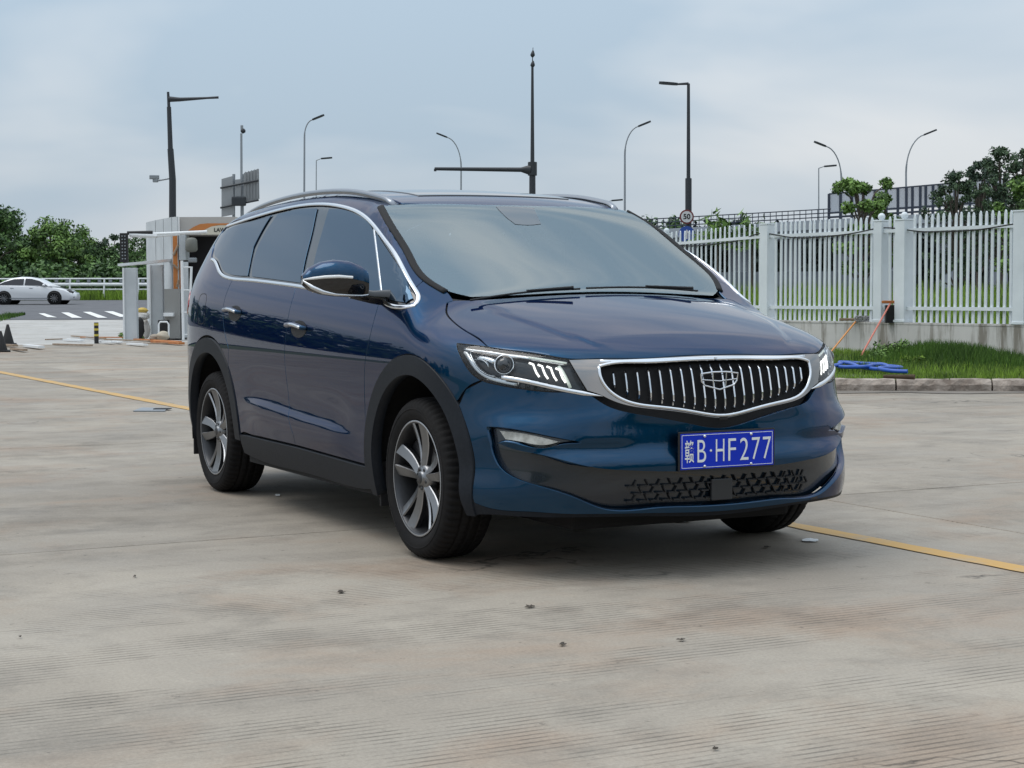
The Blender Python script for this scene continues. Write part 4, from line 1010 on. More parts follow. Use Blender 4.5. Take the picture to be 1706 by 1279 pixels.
left_trees = [  # px column, top row, depth, variant, label
    (-25, 335, 121, tA, 'tall dark tree at the left frame edge beyond the road'),
    (18, 344, 126, tA, 'tallest dark green tree above the white sedan'),
    (58, 384, 124, tC, 'low rounded dark tree just right of the tallest one'),
    (88, 368, 122, tB, 'bright green tree in the middle of the left wood'),
    (118, 372, 127, tB, 'light green tree with two humps left of the gap in the wood'),
    (142, 396, 124, tC, 'shorter tree sloping down towards the gap in the wood'),
    (168, 414, 130, tC, 'lowest tree at the gap in the left wood'),
    (190, 390, 126, tD, 'thin dark tree behind the hanging signal panel'),
    (216, 398, 124, tC, 'dark tree seen between the signal panel and grey booth'),
    (240, 392, 128, tA, 'dark tree partly behind the grey booth wall'),
    (300, 410, 130, tC, 'dark tree hidden mostly behind the grey booth')]
used = set()
for i, (px, ty, d, v, lb) in enumerate(left_trees):
    p = stand(px, d); top = far(px, ty, d)[2]; h0 = {tA: 9.5, tB: 7.5, tC: 7.0, tD: 8.5}[v]
    o = put(v, p, (top-p[2])/h0*1.0, i*1.3, v in used); used.add(v); tag(o, lb, 'tree', G1)
# undergrowth under the left wood: one mass
rs = np.random.RandomState(11); cs = []
for i in range(130):
    p = stand(rs.uniform(-60, 330), rs.uniform(112, 120)); cs.append((p[0], p[1], p[2]+rs.uniform(.2, 2.2), rs.uniform(.7, 1.2)))
V, F = leaf_cloud(cs, 75, .2, rs); mesh('undergrowth', V, F, M_LEAF, None, None, False, label='dense dark undergrowth filling the foot of the wood', cat='undergrowth', kind='stuff')
# woods beyond the frame that the paintwork mirrors
def wood(name, arc0, arc1, r, n, seed, label, hh=(3, 8)):
    rs = np.random.RandomState(seed); cs = []
    for i in range(n):
        a = math.radians(rs.uniform(arc0, arc1)); R = r*rs.uniform(.95, 1.1); cs.append((R*math.cos(a), R*math.sin(a), rs.uniform(.3, rs.uniform(*hh)), rs.uniform(1.2, 2.4)))
    V, F = leaf_cloud(cs, 40, .55, rs); return mesh(name, V, F, M_LEAF, None, None, False, label=label, cat='wood', kind='stuff')
wood('far_wood', 184, 232, 88, 260, 21, 'far dark wood left of the picture mirrored in the minivan doors')
wood('far_wood', 296, 400, 48, 420, 22, 'dark wood behind the photographer mirrored in the bumper', (4, 9.5))
# grass: verge inside the kerb, weeds beyond the fence
KA, KB = at(1390, 651), at(1706, 652); KD = (KB-KA)/np.linalg.norm(KB-KA); KN = np.array([-KD[1], KD[0], 0]);
if KN@FWH < 0: KN = -KN
def fpt(px, d): return world((px-W/2)/FPX*d, d, 0)
FA, FB, FC, FD = fpt(1790, 24.2), fpt(1278, 29.6), fpt(1110, 34.6), fpt(930, 42.)
FA = FB+(FA-FB)*2.3
def blades(name, sampler, n, hlo, hhi, w, mat, seed, **k):
    rs = np.random.RandomState(seed); V = []; F = []
    for i in range(n):
        p, hs = sampler(rs)
        h = rs.uniform(hlo, hhi)*hs; a = rs.uniform(0, 2*PI); b = rs.uniform(0, 2*PI); lean = rs.uniform(.05, .5)*h
        dx, dy = math.cos(a)*w*.5, math.sin(a)*w*.5; lx, ly = math.cos(b)*lean, math.sin(b)*lean; s = len(V)
        V += [(p[0]-dx, p[1]-dy, p[2]), (p[0]+dx, p[1]+dy, p[2]), (p[0]+dx*.7+lx*.45, p[1]+dy*.7+ly*.45, p[2]+h*.6), (p[0]-dx*.7+lx*.45, p[1]-dy*.7+ly*.45, p[2]+h*.6), (p[0]+lx, p[1]+ly, p[2]+h)]
        F += [(s, s+1, s+2, s+3), (s+3, s+2, s+4)]
    return mesh(name, V, F, mat, None, None, False, **k)
def fence_depth(l):                                 # depth of the fence line at a lateral offset
    P = [ld(q) for q in (FA, FB, FC, FD)]; xs = [p[0] for p in P][::-1]; ys = [p[1] for p in P][::-1]
    return np.interp(l, xs, ys)
M_SOIL = noisy('verge_soil', (.06, .085, .025), (.10, .115, .04), 3, .95)
def mound(p):
    c = at(1600, 600, 2, .2); c2 = at(1510, 598, 2, .2); v = (np.asarray(p)-c)[:2]; v2 = (np.asarray(p)-c2)[:2]
    return .15*math.exp(-((v@RTH[:2])/.62)**2-((v@FWH[:2])/1.2)**2)+.10*math.exp(-((v2@RTH[:2])/.5)**2-((v2@FWH[:2])/1.0)**2)
la, lb_ = ld(KA)[0]-5.5, ld(KB)[0]+1.5
V = []; F = []; nv, mv = 24, 14
for i in range(nv+1):
    s = -3.98+13.5*i/nv; base = KA+KD*s+KN*.12; l, d0 = ld(base)
    d1 = max(fence_depth(l)+.3, d0+.5)
    for j in range(mv+1):
        d = d0+(d1-d0)*j/mv; q = world(l, d, 0); z = .115+.04*math.sin(3*s+j*.9)*(j > 0)*.5+mound(q); V.append((q[0], q[1], z))
for i in range(nv):
    for j in range(mv): q = i*(mv+1)+j; F.append((q, q+1, q+mv+2, q+mv+1))
mesh('verge', V, F, M_SOIL, kind='structure')
def verge_sampler(rs):
    s = rs.uniform(-1.5, 6.5); base = KA+KD*s+KN*.16; l, d0 = ld(base); d = d0+max(fence_depth(l)-.15-d0, .3)*rs.uniform(0, 1)**1.25; q = world(l, d, 0); m = mound(q)
    return (q[0], q[1], .10+m), 1+1.5*m+.35*math.sin(l*2+d*1.1)
blades('verge_grass', verge_sampler, 38000, .05, .12, .012, M_GRASS, 5, label='bright green grass on the verge between kerb and fence wall', cat='grass', kind='stuff')
def mound_sampler(rs):
    a = rs.normal(size=2)*np.array([.55, .8]); c = at(1590, 600, 2, .2); q = c+RTH*a[0]+FWH*a[1]; return (q[0], q[1], .10+mound(q)), 1
blades('tall_grass', mound_sampler, 7000, .08, .22, .012, M_GRASSDK, 6, label='mound of tall dark grass against the fence wall', cat='grass', kind='stuff')
def field_sampler(rs):
    px = rs.uniform(1090, 1950); l = (px-W/2)/FPX; d = rs.uniform(30, 66)
    d = max(d, fence_depth(l*d)+.6); q = world(l*d, d, float(hgt(np.array(l*d), np.array(d)))); return q, 1+.6*math.sin(px*.05+d)
blades('field_weeds', field_sampler, 26000, .18, .55, .028, M_GRASS, 8, label='green weeds growing in the field behind the picket fence', cat='weeds', kind='stuff')
def bush(name, p, r, h, n, mat, seed, size, label, cat='bush', group=None):
    rs = np.random.RandomState(seed); root = empty(name, p, label=label, cat=cat, group=group); cs = []
    for i in range(n):
        a = rs.uniform(0, 2*PI); q = r*math.sqrt(rs.uniform(0, 1)); cs.append((q*math.cos(a), q*math.sin(a), h*rs.uniform(.15, 1)*(1-.5*(q/r)**2), r*.34))
    V, F = leaf_cloud(cs, 70, size, rs); mesh('foliage', V, F, mat, None, root, False)
    st = MB(); [st.tube([(0, 0, -.02), (c[0]*.5, c[1]*.5, c[2]*.6), c[:3]], [.008, .005, .002], 4) for c in cs[::3]]; st.build('stems', M_BARK, root); return root
c = at(1483, 606, 2, .14); bush('bush', c, .30, .34, 26, M_LEAF2, 31, .022, 'small leafy bush at the foot of the fence wall')
c = at(1528, 612, 2, .14); bush('leafy_weed', c, .16, .22, 9, M_GRASS, 32, .022, 'light green leafy weed in front of the tall grass mound', 'weed')
c = at(1636, 648, 2, .0); bush('kerb_weed', c, .035, .16, 6, M_LEAF2, 33, .014, 'little weed growing in the kerb joint', 'weed')
# right-hand trees
t = make_tree(41, 5.2, 1.5, M_LEAF2, clumps=30, per=170, size=.10, trunk_h=.3, layers=[(.95, .8), (.95, .5), (.80, .95), (.62, .9), (.45, .9), (.30, .7)])
p = stand(1436, 56); put(t, p, (far(1436, 297, 56)[2]-p[2])/5.3, 0, False); tag(t, 'slim tree with tiered leaf layers behind the two ball-topped posts', 'tree', 'trees behind the picket fence')
t2 = make_tree(42, 4.0, 1.0, M_LEAF2, clumps=14, per=150, size=.10, trunk_h=.3)
p = stand(1476, 57); put(t2, p, (far(1476, 318, 57)[2]-p[2])/4.1, 0, False); tag(t2, 'small leafy tree just right of the tiered tree', 'tree', 'trees behind the picket fence')
t3 = make_tree(43, 8.6, 2.4, M_LEAFDK, clumps=110, per=70, size=.12, trunk_h=.12, small=True)
p = stand(1592, 60); put(t3, p, (far(1592, 281, 60)[2]-p[2])/8.7, 0, False); tag(t3, 'dense dark tree left of the tall open-crowned trees', 'tree', 'trees behind the picket fence')
for k, (px, ty, lb) in enumerate(((1630, 262, 'first tall thin-leaved tree of the open-crowned row'), (1664, 238, 'tallest open-crowned tree near the right frame edge'), (1700, 243, 'open-crowned tree cut by the right frame edge'))):
    tt = make_tree(44+k, 9.5, 2.3, M_LEAFDK, clumps=95, per=42, size=.12, trunk_h=.20, small=True)
    p = stand(px, 64+k); put(tt, p, (far(px, ty, 64+k)[2]-p[2])/9.6, k, False); tag(tt, lb, 'tree', 'trees behind the picket fence')
t4 = make_tree(48, 5.5, 1.5, M_LEAF2, clumps=22, per=150, size=.10, trunk_h=.2)
p = stand(1706, 52); put(t4, p, (far(1700, 290, 52)[2]-p[2])/5.6, 0, False); tag(t4, 'light green tree at the right frame edge', 'tree', 'trees behind the picket fence')
for px, ty, d, lb, sd in ((1195, 352, 62, 'young palm-like tree above the picket fence', 51), (1253, 356, 62, 'smaller palm-like tree left of the square fence post', 52)):
    rs = np.random.RandomState(sd); r0 = empty('young_tree', stand(px, d), label=lb, cat='tree', group='young trees behind the picket fence'); top = far(px, ty, d)[2]-r0.location.z
    MB().tube([(0, 0, 0), (0, 0, top*.8)], [.05, .03], 6).build('trunk', M_BARK, r0)
    V = []; F = []
    for i in range(46):
        a = rs.uniform(0, 2*PI); L_ = rs.uniform(.5, 1.1); el = rs.uniform(-.3, 1.2); z0 = top*rs.uniform(.62, .82)
        for j in range(7):
            s = len(V); t_ = .25+.75*j/6; c = np.array([math.cos(a)*math.cos(el)*L_*t_, math.sin(a)*math.cos(el)*L_*t_, z0+math.sin(el)*L_*t_-.2*t_*t_*L_]); dv = rs.normal(size=3)*.12; ev = rs.normal(size=3)*.07
            V += [c-dv, c+ev, c+dv]; F.append((s, s+1, s+2))
    mesh('crown', V, F, M_LEAF2, None, r0, False)
rs = np.random.RandomState(60); cs = []
for i in range(60):
    p = stand(rs.uniform(1040, 1150), 88+rs.uniform(0, 6)); cs.append((p[0], p[1], p[2]+rs.uniform(.5, 4.3)*(1-.5*abs(rs.normal())*.4), rs.uniform(.5, .9)))
V, F = leaf_cloud(cs, 90, .14, rs); mesh('tree_clump', V, F, M_LEAF, None, None, False, label='low dark clump of trees behind the minivan roof and round sign', cat='trees', kind='stuff')
rs = np.random.RandomState(61); cs = []
for i in range(620):
    p = stand(rs.uniform(1080, 1800), 92+rs.uniform(0, 8)); cs.append((p[0], p[1], p[2]+rs.uniform(.0, 3.4), rs.uniform(.7, 1.2)))
V, F = leaf_cloud(cs, 34, .30, rs); mesh('deck_shade_leaves', V, F, M_LEAFSHADE, None, None, False, label='dark leaf mass standing in for the shade under the elevated road', cat='shade leaves', kind='stuff')  # leaves added as the dark of the shaded space below the deck

# ------------------------------------------------------------------ kerb, wall, picket fence
kerb = empty('kerb', tuple(KA), math.atan2(KD[1], KD[0]), kind='structure')
x = -4.0; rk = random.Random(3)
sgn = 1 if (KN@np.array([-KD[1], KD[0], 0])) > 0 else -1
while x < 9.5:
    L_ = rk.uniform(.85, 1.05); mb = MB(); n = 12; V = []; F = []
    for i in range(n+1):
        xx = x+.01+(L_-.02)*i/n; j = lambda a: rk.uniform(-a, a)
        V += [(xx, j(.012), -.04), (xx, j(.014), .07+j(.01)), (xx, sgn*(.035+j(.012)), .125+j(.010)), (xx, sgn*.13, .135+j(.006)), (xx, sgn*.14, -.04)]
    for i in range(n):
        for q in range(4): F.append((i*5+q, i*5+q+1, (i+1)*5+q+1, (i+1)*5+q))
    F += [(0, 1, 2, 3, 4), tuple(range(n*5, n*5+5))[::-1]]
    mesh('kerb_stone', V, F, M_KERB, None, kerb, False); x += L_
M_GUTTER = noisy('gutter_silt', (.13, .115, .10), (.20, .175, .15), 2.5, .95)
gv = []
for i in range(41):
    s = -4+13.5*i/40; a = KA+KD*s-KN*(.42+.10*math.sin(i*1.7)); b = KA+KD*s+KN*.02; gv += [(a[0], a[1], .005), (b[0], b[1], .005)]
mesh('gutter_dirt', gv, [(2*i, 2*i+2, 2*i+3, 2*i+1) for i in range(40)], M_GUTTER, kind='structure')

WT = .585
wall = empty('fence_wall', tuple(FB), label='low stained white concrete wall carrying the picket fence', cat='wall')
fence = empty('picket_fence', tuple(FB), label='white picket fence with round-topped posts on the low wall', cat='fence')
def seg_box(mb, a, b, z0, z1, th, off=0.):
    a, b = np.asarray(a), np.asarray(b); d = (b-a)[:2]; L_ = np.linalg.norm(d); rz = math.atan2(d[1], d[0]); nrm = np.array([-d[1], d[0]])/L_
    if nrm@FWH[:2] > 0: nrm = -nrm
    c = (a+b)[:2]/2+nrm*off; return mb.box((c[0], c[1], (z0+z1)/2), (L_, th, z1-z0), rz=rz)
def child(o, p): o.parent = p; o.matrix_parent_inverse = Matrix.Translation(-p.location); return o
segs = [(FA, FB), (FB, FC), (FC, FD)]
for a, b in segs:
    n = max(1, int(np.linalg.norm(b-a)/2.6))
    for i in range(n):
        child(seg_box(MB(), a+(b-a)*i/n+(b-a)/np.linalg.norm(b-a)*.003, a+(b-a)*(i+1)/n-(b-a)/np.linalg.norm(b-a)*.003, -.1, WT-.002*(i % 2), .20+.004*(i % 2)).build('wall_section', M_WALL), wall)
    child(seg_box(MB(), a, b, WT+.001, WT+.03, .215).build('wall_coping', M_WALL), wall)
def on_fence(px):                                   # where the fence crosses a pixel column
    for a, b in segs:
        la_, da = ld(a); lb2, db = ld(b); k = (px-W/2)/FPX; den = (lb2-la_)-k*(db-da)
        t = (k*da-la_)/den
        if -.001 <= t <= 1.001: q = a+(b-a)*t; d = (b-a)[:2]/np.linalg.norm((b-a)[:2]); return q, math.atan2(d[1], d[0])
ZP = 2.24
for px, w, ball, z1 in ((1505, .205, 1, 2.20), (1467, .18, 1, 2.20), (1278, .19, 0, 2.24), (1110, .17, 1, 2.24), (1703, .21, 0, 2.24), (960, .18, 1, 2.24), (1930, .20, 1, 2.20), (2260, .20, 1, 2.20)):
    q, rz = on_fence(px); mb = MB().box((q[0], q[1], (WT+.03+z1)/2), (w, w, z1-WT-.03), rz=rz, bev=.008); mb.box((q[0], q[1], z1+.012), (w*1.08, w*1.08, .025), rz=rz, bev=.006); mb.box((q[0], q[1], WT+.05), (w*1.12, w*1.12, .04), rz=rz, bev=.006)
    po = child(mb.build('fence_post', M_WHITEPAINT), fence)
    if ball:
        r = .058; sp = MB().lathe([(.03, 0)]+[(r*math.cos(t), .055+r*math.sin(t)) for t in np.linspace(-.9, PI/2-.01, 10)], (0, 0, 0), 16).build('post_ball', M_WHITEPAINT)
        sp.data.transform(Matrix.Translation((q[0], q[1], z1+.022))); sp.parent = po; sp.matrix_parent_inverse = Matrix.Identity(4)
def rail(pxa, pxb, za, zb_, name='fence_rail'):
    a, _ = on_fence(pxa); b, _ = on_fence(pxb)
    child(seg_box(MB(), a, b, za-.026, za+.026, .035, .028).build(name, M_WHITEPAINT), fence)
spans = [(1505, 1703), (1467, 1505), (1278, 1467), (1110, 1278), (960, 1110)]; COUNT = [17, 2, 20, 20, 16, 15, 17]
for a, b in spans:
    rail(a, b, 2.045, 2.045); rail(a, b, .835, .835)
for a, b in ((1703, 1930), (1930, 2260)): rail(a, b, 2.045, 2.045); rail(a, b, .835, .835)
pk = MB(); w = .044; pk.prism([(-w/2, 0), (w/2, 0), (w/2, 1.60), (w*.28, 1.645), (0, 1.665), (-w*.28, 1.645), (-w/2, 1.60)], -.011, .011, Matrix.Rotation(PI/2, 4, 'X'))
pk0 = pk.build('picket', M_WHITEPAINT); pme = pk0.data; bpy.data.objects.remove(pk0)
rp_ = random.Random(9)
for (a, b), n in zip(spans+[(1703, 1930), (1930, 2260)], COUNT):
    A, rz = on_fence(a); B, _ = on_fence(b); L_ = np.linalg.norm((B-A)[:2]); n += 1
    for i in range(1, n):
        q = A+(B-A)*(.10+(L_-.20)*i/n)/L_; o = bpy.data.objects.new('picket', pme); COL.objects.link(o); o.parent = fence; o.matrix_parent_inverse = Matrix.Translation(-fence.location)
        o.location = (q[0], q[1], WT+.031); o.rotation_euler = (rp_.uniform(-.006, .006), rp_.uniform(-.006, .006), rz+rp_.uniform(-.05, .05)); o.scale = (1, 1, 1+rp_.uniform(-.006, .006))
# sagging cable tied along the top rail
cp = []
for px, z in ((2260, 2.09), (2090, 2.0), (1930, 2.085), (1810, 2.0), (1703, 2.08), (1640, 2.02), (1580, 2.00), (1520, 2.03), (1467, 2.10), (1430, 2.05), (1370, 2.00), (1310, 2.02), (1278, 2.09), (1240, 2.04), (1190, 1.98), (1140, 1.99), (1110, 2.05), (1040, 2.0), (960, 2.08)):
    q, rz = on_fence(px); q = q-FWH*.075; cp.append((q[0], q[1], z))
cp = smooth_line(np.array(cp), .15)
MB().tube(cp, .011, 6).build('cable', M_BLACKP, label='black cable sagging along the top rail of the picket fence', cat='cable')

# brooms leaning head-up on the wall, dustpan, mop strings, hose, plank
def broom(p0, p1, hl, mat, label, headmat):
    root = empty('broom', tuple(p0), label=label, cat='broom', group='brooms leaning on the fence wall'); p0 = Vector(p0); p1 = Vector(p1)
    child(MB().tube([p0, p1], .014, 8).build('handle', mat), root)
    c = p1+Vector(RTH)*(hl*.02); child(MB().box((c.x, c.y, c.z+.02), (hl, .06, .045), rz=VZ, bev=.01).build('head', headmat), root); return root
wq = lambda px, z: on_fence(px)[0]-FWH*.16+np.array([0, 0, z])
a = at(1378, 594, 2, .12); q = wq(1423, 0); zt_ = far(1423, 534, ld(q)[1])[2]; br = broom(a, (q[0], q[1], zt_), .30, M_AMBER, 'orange-handled broom with pale wooden head leaning on the wall', M_WOOD)
br.children[1].data.transform(Matrix.Translation(tuple(-RTH*.13)))
a = at(1432, 597, 2, .12); q = wq(1479, 0); zt_ = far(1479, 505, ld(q)[1])[2]; broom(a, (q[0], q[1], zt_), .28, M_PINK, 'pink-handled broom with red head leaning beside the ball-topped post', M_RUSTWOOD)
q = on_fence(1484)[0]-FWH*.12; d = ld(q)[1]; z0 = far(1484, 537, d)[2]; z1 = far(1484, 508, d)[2]
dp = MB().box((q[0], q[1], (z0+z1)/2), (.25, .02, z1-z0), rz=VZ, bev=.006).box((q[0]+RTH[0]*.12-FWH[0]*.04, q[1]+RTH[1]*.12-FWH[1]*.04, (z0+z1)/2), (.015, .10, z1-z0), rz=VZ).box((q[0]-RTH[0]*.12-FWH[0]*.04, q[1]-RTH[1]*.12-FWH[1]*.04, (z0+z1)/2), (.015, .10, z1-z0), rz=VZ).box((q[0]-FWH[0]*.04, q[1]-FWH[1]*.04, z0), (.25, .10, .015), rz=VZ)
dp.build('dustpan', M_BLACKP, label='black dustpan propped on the wall behind the pink-handled broom', cat='dustpan')
rsn = random.Random(4); mp_ = MB(); q0 = on_fence(1440)[0]-FWH*.07
for i in range(9):
    c = q0+RTH*(-.13+.033*i); pts = []
    for j in range(14): t_ = 2*PI*j/13*1.2; r = .035+.012*rsn.random(); pts.append((c[0]+RTH[0]*r*math.cos(t_)+rsn.uniform(-.01, .01), c[1]+RTH[1]*r*math.cos(t_), WT+.075+r*math.sin(t_)))
    mp_.tube(pts, .012, 6)
mp_.build('mop_head', noisy('grey_mop_yarn', (.20, .20, .20), (.33, .33, .33), 30, .9), label='grey looped mop head lying on top of the wall', cat='mop')
hz = lambda px, py: at(px, py, 2, .20)
hp_ = [(1380, 611), (1400, 607), (1415, 603.5), (1440, 604), (1462, 607), (1478, 610.5), (1470, 613.5), (1445, 612), (1420, 607.5), (1405, 605), (1398, 607.5), (1412, 611), (1440, 612.5), (1470, 608.5), (1490, 609), (1480, 613), (1465, 615), (1490, 617), (1512, 617.5)]
P = smooth_line(np.array([hz(*p)+np.array([0, 0, .012*math.sin(i*1.7)]) for i, p in enumerate(hp_)]), .04, corner=170)
MB().tube(P, .024, 8).build('garden_hose', M_BLUEHOSE, label='blue hose lying in loops on the green verge', cat='hose')
a, b = at(1472, 626, 2, .2), at(1524, 627, 2, .2); a[2] = b[2] = .195; MB().tube([a, b], [.02, .03], 5).build('stick', M_DARKSTICK, label='dark stick lying on the grass in front of the blue hose', cat='stick')

# ------------------------------------------------------------------ elevated road behind the fence
M_DECK = noisy('deck_concrete', (.34, .37, .40), (.42, .45, .48), .8, .8)
M_BARR = principled('barrier_panel', (.42, .46, .52), .25); M_BARR.node_tree.nodes['Principled BSDF'].inputs['Alpha'].default_value = .55
M_STEELBLUE = principled('dark_blue_steel', (.035, .045, .07), .5)
DO = 80.
def op(px, py): return far(px, py, DO)
ov = empty('elevated_road', tuple(np.r_[op(1300, 480)[:2], 0.]), label='grey elevated road with railing and glazed barrier behind the fence', cat='bridge')
def slope_box(mb, pa, pb, t, th):
    pa, pb = Vector(pa), Vector(pb); d = pb-pa; L_ = d.length; rz = math.atan2(d.y, d.x); ry = -math.asin(d.z/L_); c = (pa+pb)/2
    return mb.box(c, (L_, th, t), rz=rz, ry=ry)
pL, pR = op(1030, 404), op(1760, 362)
child(slope_box(MB(), pL+FWH*2, pR+FWH*2, .55, 5).build('deck', M_DECK), ov)
child(slope_box(MB(), pL-FWH*.6+np.array([0, 0, .28]), pR-FWH*.6+np.array([0, 0, .28]), .42, .22).build('parapet', M_DECK), ov)
for i in range(9):
    px = 1060+i*86; t = (px-1030)/730; z = pL[2]+(pR[2]-pL[2])*t-.3; q = stand(px, DO+2)
    child(MB().tube([(q[0], q[1], -.2), (q[0], q[1], z)], .45, 14).build('pier', M_DECK), ov)
for k, up in enumerate((.62, .80, .98)):
    child(MB().tube([op(1030, 404)-FWH*.6+np.array([0, 0, up]), op(1380, 384)-FWH*.6+np.array([0, 0, up])], .028, 6).build('railing_bar', M_STEELBLUE), ov)
for i in range(36):
    px = 1035+i*9.8; t = (px-1030)/730; q = op(px, 404-42*t)-FWH*.6
    child(MB().tube([q+np.array([0, 0, .4]), q+np.array([0, 0, 1.0])], .02, 5).build('railing_post', M_STEELBLUE), ov)
pxs = [1377, 1396, 1415, 1434, 1453, 1472, 1491, 1505, 1515, 1528, 1537, 1549, 1560, 1585, 1610, 1640, 1670]
for i, px in enumerate(pxs):
    t = (px-1377)/183; lo = 372-42*(px-1377)/730; hi = 324-16*t; a = op(px, lo)-FWH*.6; b = op(px, hi)-FWH*.6
    child(MB().box(((a+b)/2), (.11, .11, b[2]-a[2]), rz=VZ).build('barrier_post', M_STEELBLUE), ov)
    if i+1 < len(pxs):
        px2 = pxs[i+1]; t2 = (px2-1377)/183; lo2 = 372-42*(px2-1377)/730; hi2 = 324-16*t2; a2, b2 = op(px2, lo2)-FWH*.6, op(px2, hi2)-FWH*.6
        zz = .42; m_ = lambda p: p+np.array([0, 0, zz])
        V = [m_(a), m_(a2), b2, b]; V += [v+FWH*.03 for v in V]
        child(mesh('barrier_pane', V, [(0, 1, 2, 3), (7, 6, 5, 4), (0, 4, 5, 1), (2, 6, 7, 3), (1, 5, 6, 2), (0, 3, 7, 4)], M_BARR, None, None, False), ov)
        child(MB().tube([b, b2], .035, 6).build('barrier_rail', M_STEELBLUE), ov)
        for u in (.35, .62): child(MB().tube([a+(b-a)*u*.55, a2+(b2-a2)*u*.55], .05, 5).build('barrier_rail', M_STEELBLUE), ov)
# pale low wall and parked vehicles under it, seen between the pickets
lw = MB(); a, b = stand(1120, 70), stand(1500, 66); seg_box(lw, a, b, .6, 1.85, .25)
lw.build('low_wall', noisy('dull_wall', (.10, .12, .14), (.17, .19, .21), 1, .9), label='pale grey low wall seen between the pickets', cat='wall')

# ------------------------------------------------------------------ lamps and masts
def pole_tube(mb, p, top, r0, r1, n=10): return mb.tube([p, (p+top)/2, top], [r0, (r0+r1)/2, r1], n)
def street_lamp(px, ty, d, hx, hy, label, style='curve', r=.075, group='slim street lamps along the far road', mat=None):
    mat = mat or M_GALV; b = stand(px, d); top = far(px, ty, d); head = far(hx, hy, d); root = empty('street_lamp', tuple(b), label=label, cat='street lamp', group=group)
    s = 1 if hx > px else -1; L_ = np.linalg.norm((head-top)[:2])
    if style == 'curve':
        j = top-np.array([0, 0, L_*1.9]); child(pole_tube(MB(), b, j, r, r*.72).build('pole', mat), root)
        pts = [j+np.array([0, 0, 0])]
        for t_ in np.linspace(.1, 1, 9): pts.append(j+(RTH*s*L_*(1-math.cos(t_*PI/2*.92))*1.02)+np.array([0, 0, L_*1.9*math.sin(t_*PI/2*.92)]))
        child(MB().tube(pts, [r*.72]*2+[r*.5]*(len(pts)-2), 8).build('arm', mat), root); e = pts[-1]
    else:
        child(pole_tube(MB(), b, top, r, r*.6).build('pole', mat), root)
        e = head-RTH*s*.3; child(MB().tube([top, e], [r*.55, r*.4], 8).build('arm', mat), root)
    hd = MB(); Mx = Matrix.Translation(Vector(e)) @ Matrix.Rotation(VZ if s > 0 else VZ+PI, 4, 'Z') @ Matrix.Rotation(-.38 if style == 'curve' else -.08, 4, 'Y')
    hd.prism([(0, -.06), (.18, -.13), (.62, -.15), (.78, -.07), (.78, .07), (.62, .15), (.18, .13), (0, .06)], -.05, .05, Mx); child(hd.build('lamp_head', M_POLE), root)
    return root
for a in ((507, 199, 105, 522, 202, 'curved lamp rising above the minivan rear window roofline'), (768, 228, 118, 742, 231, 'curved lamp with its head turned left of the traffic mast'), (1041, 210, 100, 1066, 213, 'curved lamp just left of the tall straight-armed pole'), (1402, 243, 104, 1373, 246, 'curved lamp turned left above the glazed barrier'), (1510, 224, 100, 1543, 228, 'curved lamp turned right above the two ball-topped posts')): street_lamp(*a)
for a in ((527, 267, 120, 542, 264, 'short angled lamp right of the curved lamp over the minivan'), (1364, 280, 108, 1381, 277, 'short angled lamp left of the glazed barrier'), (1008, 337, 118, 1026, 334, 'tiny angled lamp peeping over the minivan roof')): street_lamp(*a, style='angle', r=.055)
tall = street_lamp(1147, 139, 72, 1117, 140, 'tall dark pole with straight arm carrying round speed sign', 'angle', .105, None, M_POLE)
b = stand(1147, 72); child(MB().tube([b, far(1147, 297, 72)], .135, 12).build('pole_base', M_POLE), tall)
def disc(c, r, mat, name, th=.02, n=28):
    mb = MB(); Mx = Matrix.Translation(Vector(c)) @ Matrix.Rotation(VZ, 4, 'Z') @ Matrix.Rotation(PI/2, 4, 'X'); mb.prism([(r*math.cos(2*PI*i/n), r*math.sin(2*PI*i/n)) for i in range(n)], 0, th, Mx); return mb.build(name, mat)
M_SIGNW = principled('sign_white', (.62, .62, .62), .5); M_SIGNR = principled('sign_red', (.16, .03, .03), .5); M_SIGNB = principled('sign_blue', (.02, .07, .32), .45)
c = far(1144, 361, 71.7); sg = empty('speed_sign', tuple(c), label='round speed sign reading 50 on the tall dark pole', cat='sign')
child(disc(c, .30, M_SIGNR, 'rim'), sg); child(disc(c-FWH*.025, .235, M_SIGNW, 'face'), sg)
o = text('50', .30, M_BLACKP, 'digits', .008, .002); o.data.transform(Matrix.Translation(Vector(c-FWH*.052)) @ Matrix.Rotation(VZ, 4, 'Z') @ Matrix.Rotation(PI/2, 4, 'X')); child(o, sg)
c = far(1144, 390, 71.7); s2 = empty('lane_sign', tuple(c), label='blue round sign with white mark below the speed sign', cat='sign'); child(disc(c, .34, M_SIGNB, 'face'), s2)
ar = MB(); Mx = Matrix.Translation(Vector(c-FWH*.03)) @ Matrix.Rotation(VZ, 4, 'Z') @ Matrix.Rotation(PI/2, 4, 'X'); ar.prism([(-.03, -.2), (.03, -.2), (.03, .05), (.10, .05), (0, .2), (-.10, .05), (-.03, .05)], 0, .01, Mx); child(ar.build('arrow', M_SIGNW), s2)
